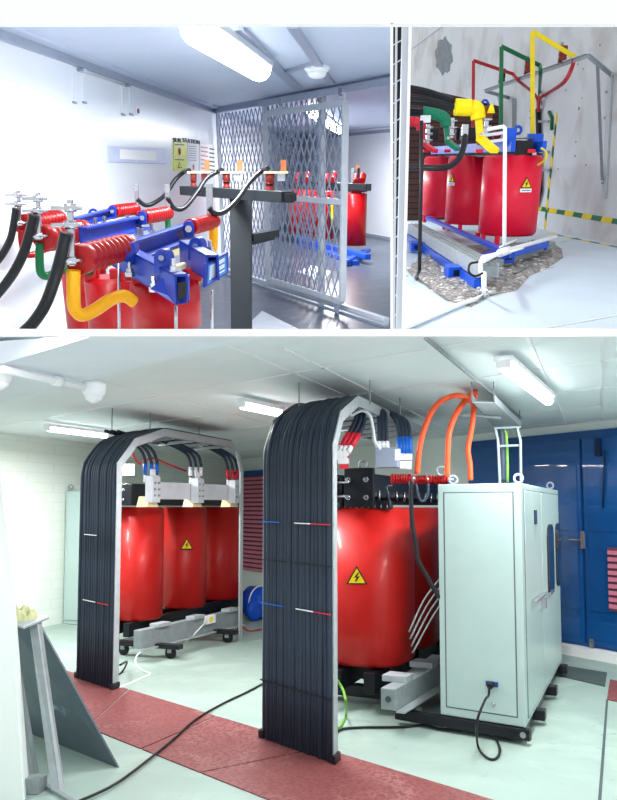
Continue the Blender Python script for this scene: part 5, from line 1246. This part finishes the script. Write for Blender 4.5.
# thick black cables from the left
for k, (a, b, c) in enumerate((((392, 84.5), (425, 90), (456, 101)), ((392, 90), (425, 93.5), (456, 103.5)), ((392, 97.5), (425, 99.5), (456, 107.5)), ((392, 103), (425, 104), (456, 110.5)))):
    Yk = Ys + (.25 if k % 2 else .05)
    bcab([R.dep(*a, Yk + .6), R.dep(*b, Yk + .3), R.dep(*c, Yk)], .028, ('topmost', 'second highest', 'third highest', 'lowest')[k] + ' thick black cable entering the yellow sleeve', 'cables into the yellow sleeve')
for k, (a, b) in enumerate((((392, 109), (424, 111.5)), ((392, 113), (424, 114.5)))):
    bcab([R.dep(*a, Ys + 1.4), R.dep(410, (a[1] + b[1]) / 2, Ys + 1.2), R.dep(*b, Ys + 1)], .034, ('upper', 'lower')[k] + ' black cable entering the green sleeve', 'cables into the green sleeve')
bcab([R.dep(465, 131, 9.6), R.dep(464.5, 142, 9.5), R.dep(460.5, 156, 9.4), R.dep(452, 165, 9.4), R.dep(440, 168, 9.4), R.dep(420, 167.5, 9.5), R.dep(392.5, 167, 9.6)], .036, 'thick black cable looping in front of the red coils to the left')
solo('cable_lug', MB().cbox(R.dep(465, 130, 9.55), V((.07, 0, 0)), V((0, .04, 0)), Z * .12), M['steel'], 'steel lug clamping the top of the looping black cable', 'lug')
solo('power_cable', MB().tube([R.dep(421.5, 121, 8.6), R.dep(421, 180, 8.45), R.dep(419.5, 270, 8.2), R.fl(416, 278, .02)], .02, 8), M['black'], 'thin black cable hanging straight down at the left of the coils', 'cable')
solo('control_cable', MB().tube(crv([R.dep(541, 148, 10.4), R.dep(546, 152, 10.4), R.dep(545, 160, 10.4), R.dep(538, 165, 10.6)], 5), .014, 6), M['tyel'], 'thin yellow wire looping at the right end of the blue clamp', 'wire')

# wall bracket frame
A_, B_ = R.dep(484, 90, 1), None
def onw(u, v, o): return RW(u, v, o)
Bz = RW(611, 73, .03); zfr = Bz.z
Cc = R.fl(611, 73, zfr); Bc = R.fl(588, 53, zfr); Ac = R.fl(485, 89.5, zfr); Dc = R.fl(514, 98, zfr)
t = thing('wall_bracket_frame', 'grey angle iron bracket frame projecting from the stained wall', 'bracket', Cc)
for a, b, nm in ((Ac, Bc, 'front_rail'), (Bc, Cc, 'side_arm'), (Ac, Dc, 'side_arm')):
    part(nm, MB().bar(a, b, .07, .012), M['grey'], t, bev=.002); d = (b - a).normalized(); part('angle_flange', MB().bar(a - Z * .035, b - Z * .035, .012, .06), M['galvd'], t)
Eb = RW(603.5, 198, .03); 
part('wall_post', MB().prism([RW(607.5, 77, .04), RW(611.5, 76, .04), RW(605, 198, .04), RW(601.5, 198, .04)], -wnr * .035), M['galv'], t)
part('brace', MB().bar(R.fl(597.5, 63, zfr), RW(602.3, 180, .06), .045, .03), M['galvd'], t)
part('wall_post', MB().prism([RW(512, 98, .04), RW(515, 98.5, .04), RW(515, 135, .04), RW(512, 135, .04)], -wnr * .035), M['galvd'], t)
part('brace', MB().bar(R.fl(498, 93.5, zfr), RW(503, 128, .06), .04, .03), M['grey'], t)
bolts(t, [RW(607, 92, .04), RW(605, 118, .04), RW(603, 183, .04)], wnr, .018)
# post insulators and busbars on the frame
def onrail(u): 
    f_ = (u - 485) / 103.0
    return R.pl(u, 70, (Ac + Bc) / 2, wn(Ac, Bc)).xy
for (u, vb, vt, m, lb) in ((501.5, 83.5, 69, 'black', 'dark post insulator under the green busbar'), (527.5, 74.5, 59, 'insd', 'dark red post insulator on the middle of the bracket frame'), (562, 62.5, 46, 'insd', 'dark red post insulator under the yellow busbar near the bracket corner')):
    xy = R.pl(u, 70, (Ac + Bc) / 2, wn(Ac, Bc)); Yq = xy.y
    a, b = R.dep(u, vb, Yq), R.dep(u, vt, Yq); rr = .065
    L = (b - a).length
    t = thing('post_insulator', lb, 'insulator', a, 'post insulators on the bracket frame')
    part('body', MB().lathe(a, Z, [(rr, 0), (rr, L * .3), (rr * .85, L * .35), (rr, L * .4), (rr, L * .65), (rr * .85, L * .7), (rr, L * .75), (rr, L)], 16), M[m], t)
    part('top_bolt', MB().cyl(b, b + Z * .05, .025, 8), M['galvd'], t)
def busbar(pts, w, m, lb):
    t = thing('busbar', lb, 'busbar', pts[-1], 'coloured busbars from the transformer to the wall'); mb = MB()
    for a, b in zip(pts, pts[1:]): mb.bar(a, b, w, .018, V((0, 1, 0)) if abs((b - a).normalized().y) < .9 else Z)
    part('bar', mb, M[m], t, bev=.003); return t
Yr_ = c3.y - .2
busbar([R.dep(473, 128, c2.y + .3), R.dep(473.5, 60.5, c2.y + .3), R.dep(513, 74, c2.y + .9)], .055, 'redp', 'red busbar rising from the middle of the transformer then bending right')
busbar([R.dep(501, 131, c1.y + .3), R.dep(501.5, 46.5, c1.y + .3), R.dep(540, 65.5, c1.y + .8)], .06, 'dgrn', 'green busbar rising behind the blue clamp then bending right')
busbar([R.dep(532.5, 134, c1.y + .1), R.dep(532.5, 31.5, c1.y + .1), R.dep(575, 57, c1.y + .2)], .065, 'tyel', 'tall yellow busbar rising to the top of the bracket')
Yw = RW(540, 100, .1).y
def wcab(pts, r, m, lb): return solo('phase_cable', MB().tube(crv(pts, 6), r, 8), M[m], lb, 'cable', 'heat shrink cables on the wall')
wcab([R.dep(513, 74, c2.y + .9), R.dep(520, 82, c2.y + .9), R.dep(530, 90, Yw), RW(537, 98, .1), RW(538, 110, .08)], .03, 'redp', 'red sleeved cable from the red busbar end down the wall')
wcab([R.dep(540, 65.5, c1.y + .8), R.dep(540.5, 75, c1.y + .8), RW(539.5, 90, .12), RW(539, 104, .08)], .03, 'dgrn', 'green sleeved cable down to the wall riser')
wcab([R.dep(575, 57, c1.y + .2), R.dep(571, 70, c1.y + .3), R.dep(563, 83, c1.y + .4), RW(548, 93, .14), RW(540, 99, .12), RW(538.5, 112, .09)], .032, 'redp', 'red sleeved cable curving from the yellow busbar end')
solo('riser_cable', MB().tube([RW(538, 109, .07), RW(539, 150, .07), RW(540, 190, .07), RW(536, 206, .07)], .055, 10), M['black'], 'bundle of black cables running down the wall behind the transformer', 'cable')
for (u, v, lb) in ((545, 121.5, 'upper'), (546, 152, 'middle'), (545.5, 170, 'lower')): 
    p = RW(u, v, .03); solo('cable_clamp', MB().bar(RW(538, v, .08), RW(549, v, .08), .03, .05), M['galvd'], lb + ' steel clamp holding the black cable bundle on the wall', 'clamp', 'steel cable clamps')
solo('sealed_sleeve', MB().tube([RW(549, 112, .03), RW(552, 118, .03), RW(551.5, 130, .03)], .035, 8), M['dgrn'], 'short green wrapped stub at the top of the vertical tape', 'sleeve')
# small spots (fixing holes) on the wall
hl = thing('wall_anchor', 'scattered small dark fixing holes in the stained plaster wall', 'anchor holes', RW(576, 108))
for (u, v, r) in ((579, 108.5, .03), (566, 90, .02), (582, 98, .018), (583, 69, .02), (578, 64, .02), (576, 142, .02), (575, 156, .025), (558, 169, .02), (600, 45, .02), (586, 165, .02), (530, 111, .018), (530, 118, .018)):
    part('hole', MB().lathe(RW(u, v, .001), wnr, [(r, 0), (r, .003)], 10), M['insd'], hl)

# near gate post with mesh at the left edge
t = thing('gate_post', 'white steel gate post with wire mesh at the left edge of the upper right room', 'gate', R.fl(406, 333))
Yg = 6.3
part('post', MB().prism([R.dep(402.5, 22, Yg), R.dep(412, 22, Yg), R.dep(404.5, 333, Yg - 1.2), R.dep(396.3, 333, Yg - 1.2)], V((0, .06, 0))), M['grey'], t, bev=.004)
part('post_edge', MB().prism([R.dep(409, 22, Yg - .03), R.dep(412, 22, Yg - .03), R.dep(404.5, 333, Yg - 1.23), R.dep(401.8, 333, Yg - 1.23)], V((0, .02, 0))), M['white'], t)
Yg2 = 7.0
part('backing', MB().prism([R.dep(392.2, 22, Yg2 + .5), R.dep(403.5, 22, Yg2 + .5), R.dep(398.5, 333, Yg2 - .3), R.dep(392.2, 333, Yg2 - .3)], V((0, .03, 0))), mat('dark_gap', (22, 24, 27), .8), t)
part('upright_rod', MB().bar(R.dep(396.4, 22, Yg2), R.dep(393.8, 333, Yg2 - .9), .018), M['grey'], t)
for k in range(15):
    v = 42 + k * 19.5; y_ = Yg2 - .9 * (v - 22) / 311; sft = 6 * (v - 22) / 311
    part('mesh_wire', MB().bar(R.dep(392.6, v + 3.5, y_), R.dep(403 - sft, v - 2.5, y_), .009), M['grey'], t)
mk_light('lamp_or_fill_light', (-1.5, 8.5, 3.6), 1.5, .8, 22, color=(.95, .97, 1))  # added fill light above the view, this room has no lamp modelled
mk_light('lamp_or_fill_light', (4.0, 6.5, 3.8), 2, 1.2, 50, rot_dir=(-.15, .6, -1), color=(.95, .97, 1))  # second added fill, unseen at the right, tilted into the room

# ================================================================== world, camera, colour
w = bpy.data.worlds.new('World'); sc.world = w; w.use_nodes = True
w.node_tree.nodes['Background'].inputs[0].default_value = (.97, .985, 1, 1)
w.node_tree.nodes['Background'].inputs[1].default_value = 1.06
cd = bpy.data.cameras.new('Camera'); cam = bpy.data.objects.new('Camera', cd); COL.objects.link(cam)
cd.sensor_fit = 'AUTO'; cd.sensor_width = 36; cd.lens = F / 800 * 36; cd.shift_y = (CY - 400) / 800; cd.shift_x = 0
mw = B.B.to_4x4(); mw.translation = B.C; cam.matrix_world = mw; cd.clip_start = .05
sc.camera = cam
sc.view_settings.view_transform = 'Standard'; sc.view_settings.look = 'None'; sc.view_settings.gamma = 1
sc.view_settings.use_curve_mapping = False; sc.view_settings.exposure = 0.0
sc.cycles.use_denoising = True; sc.cycles.max_bounces = 8; sc.cycles.diffuse_bounces = 5
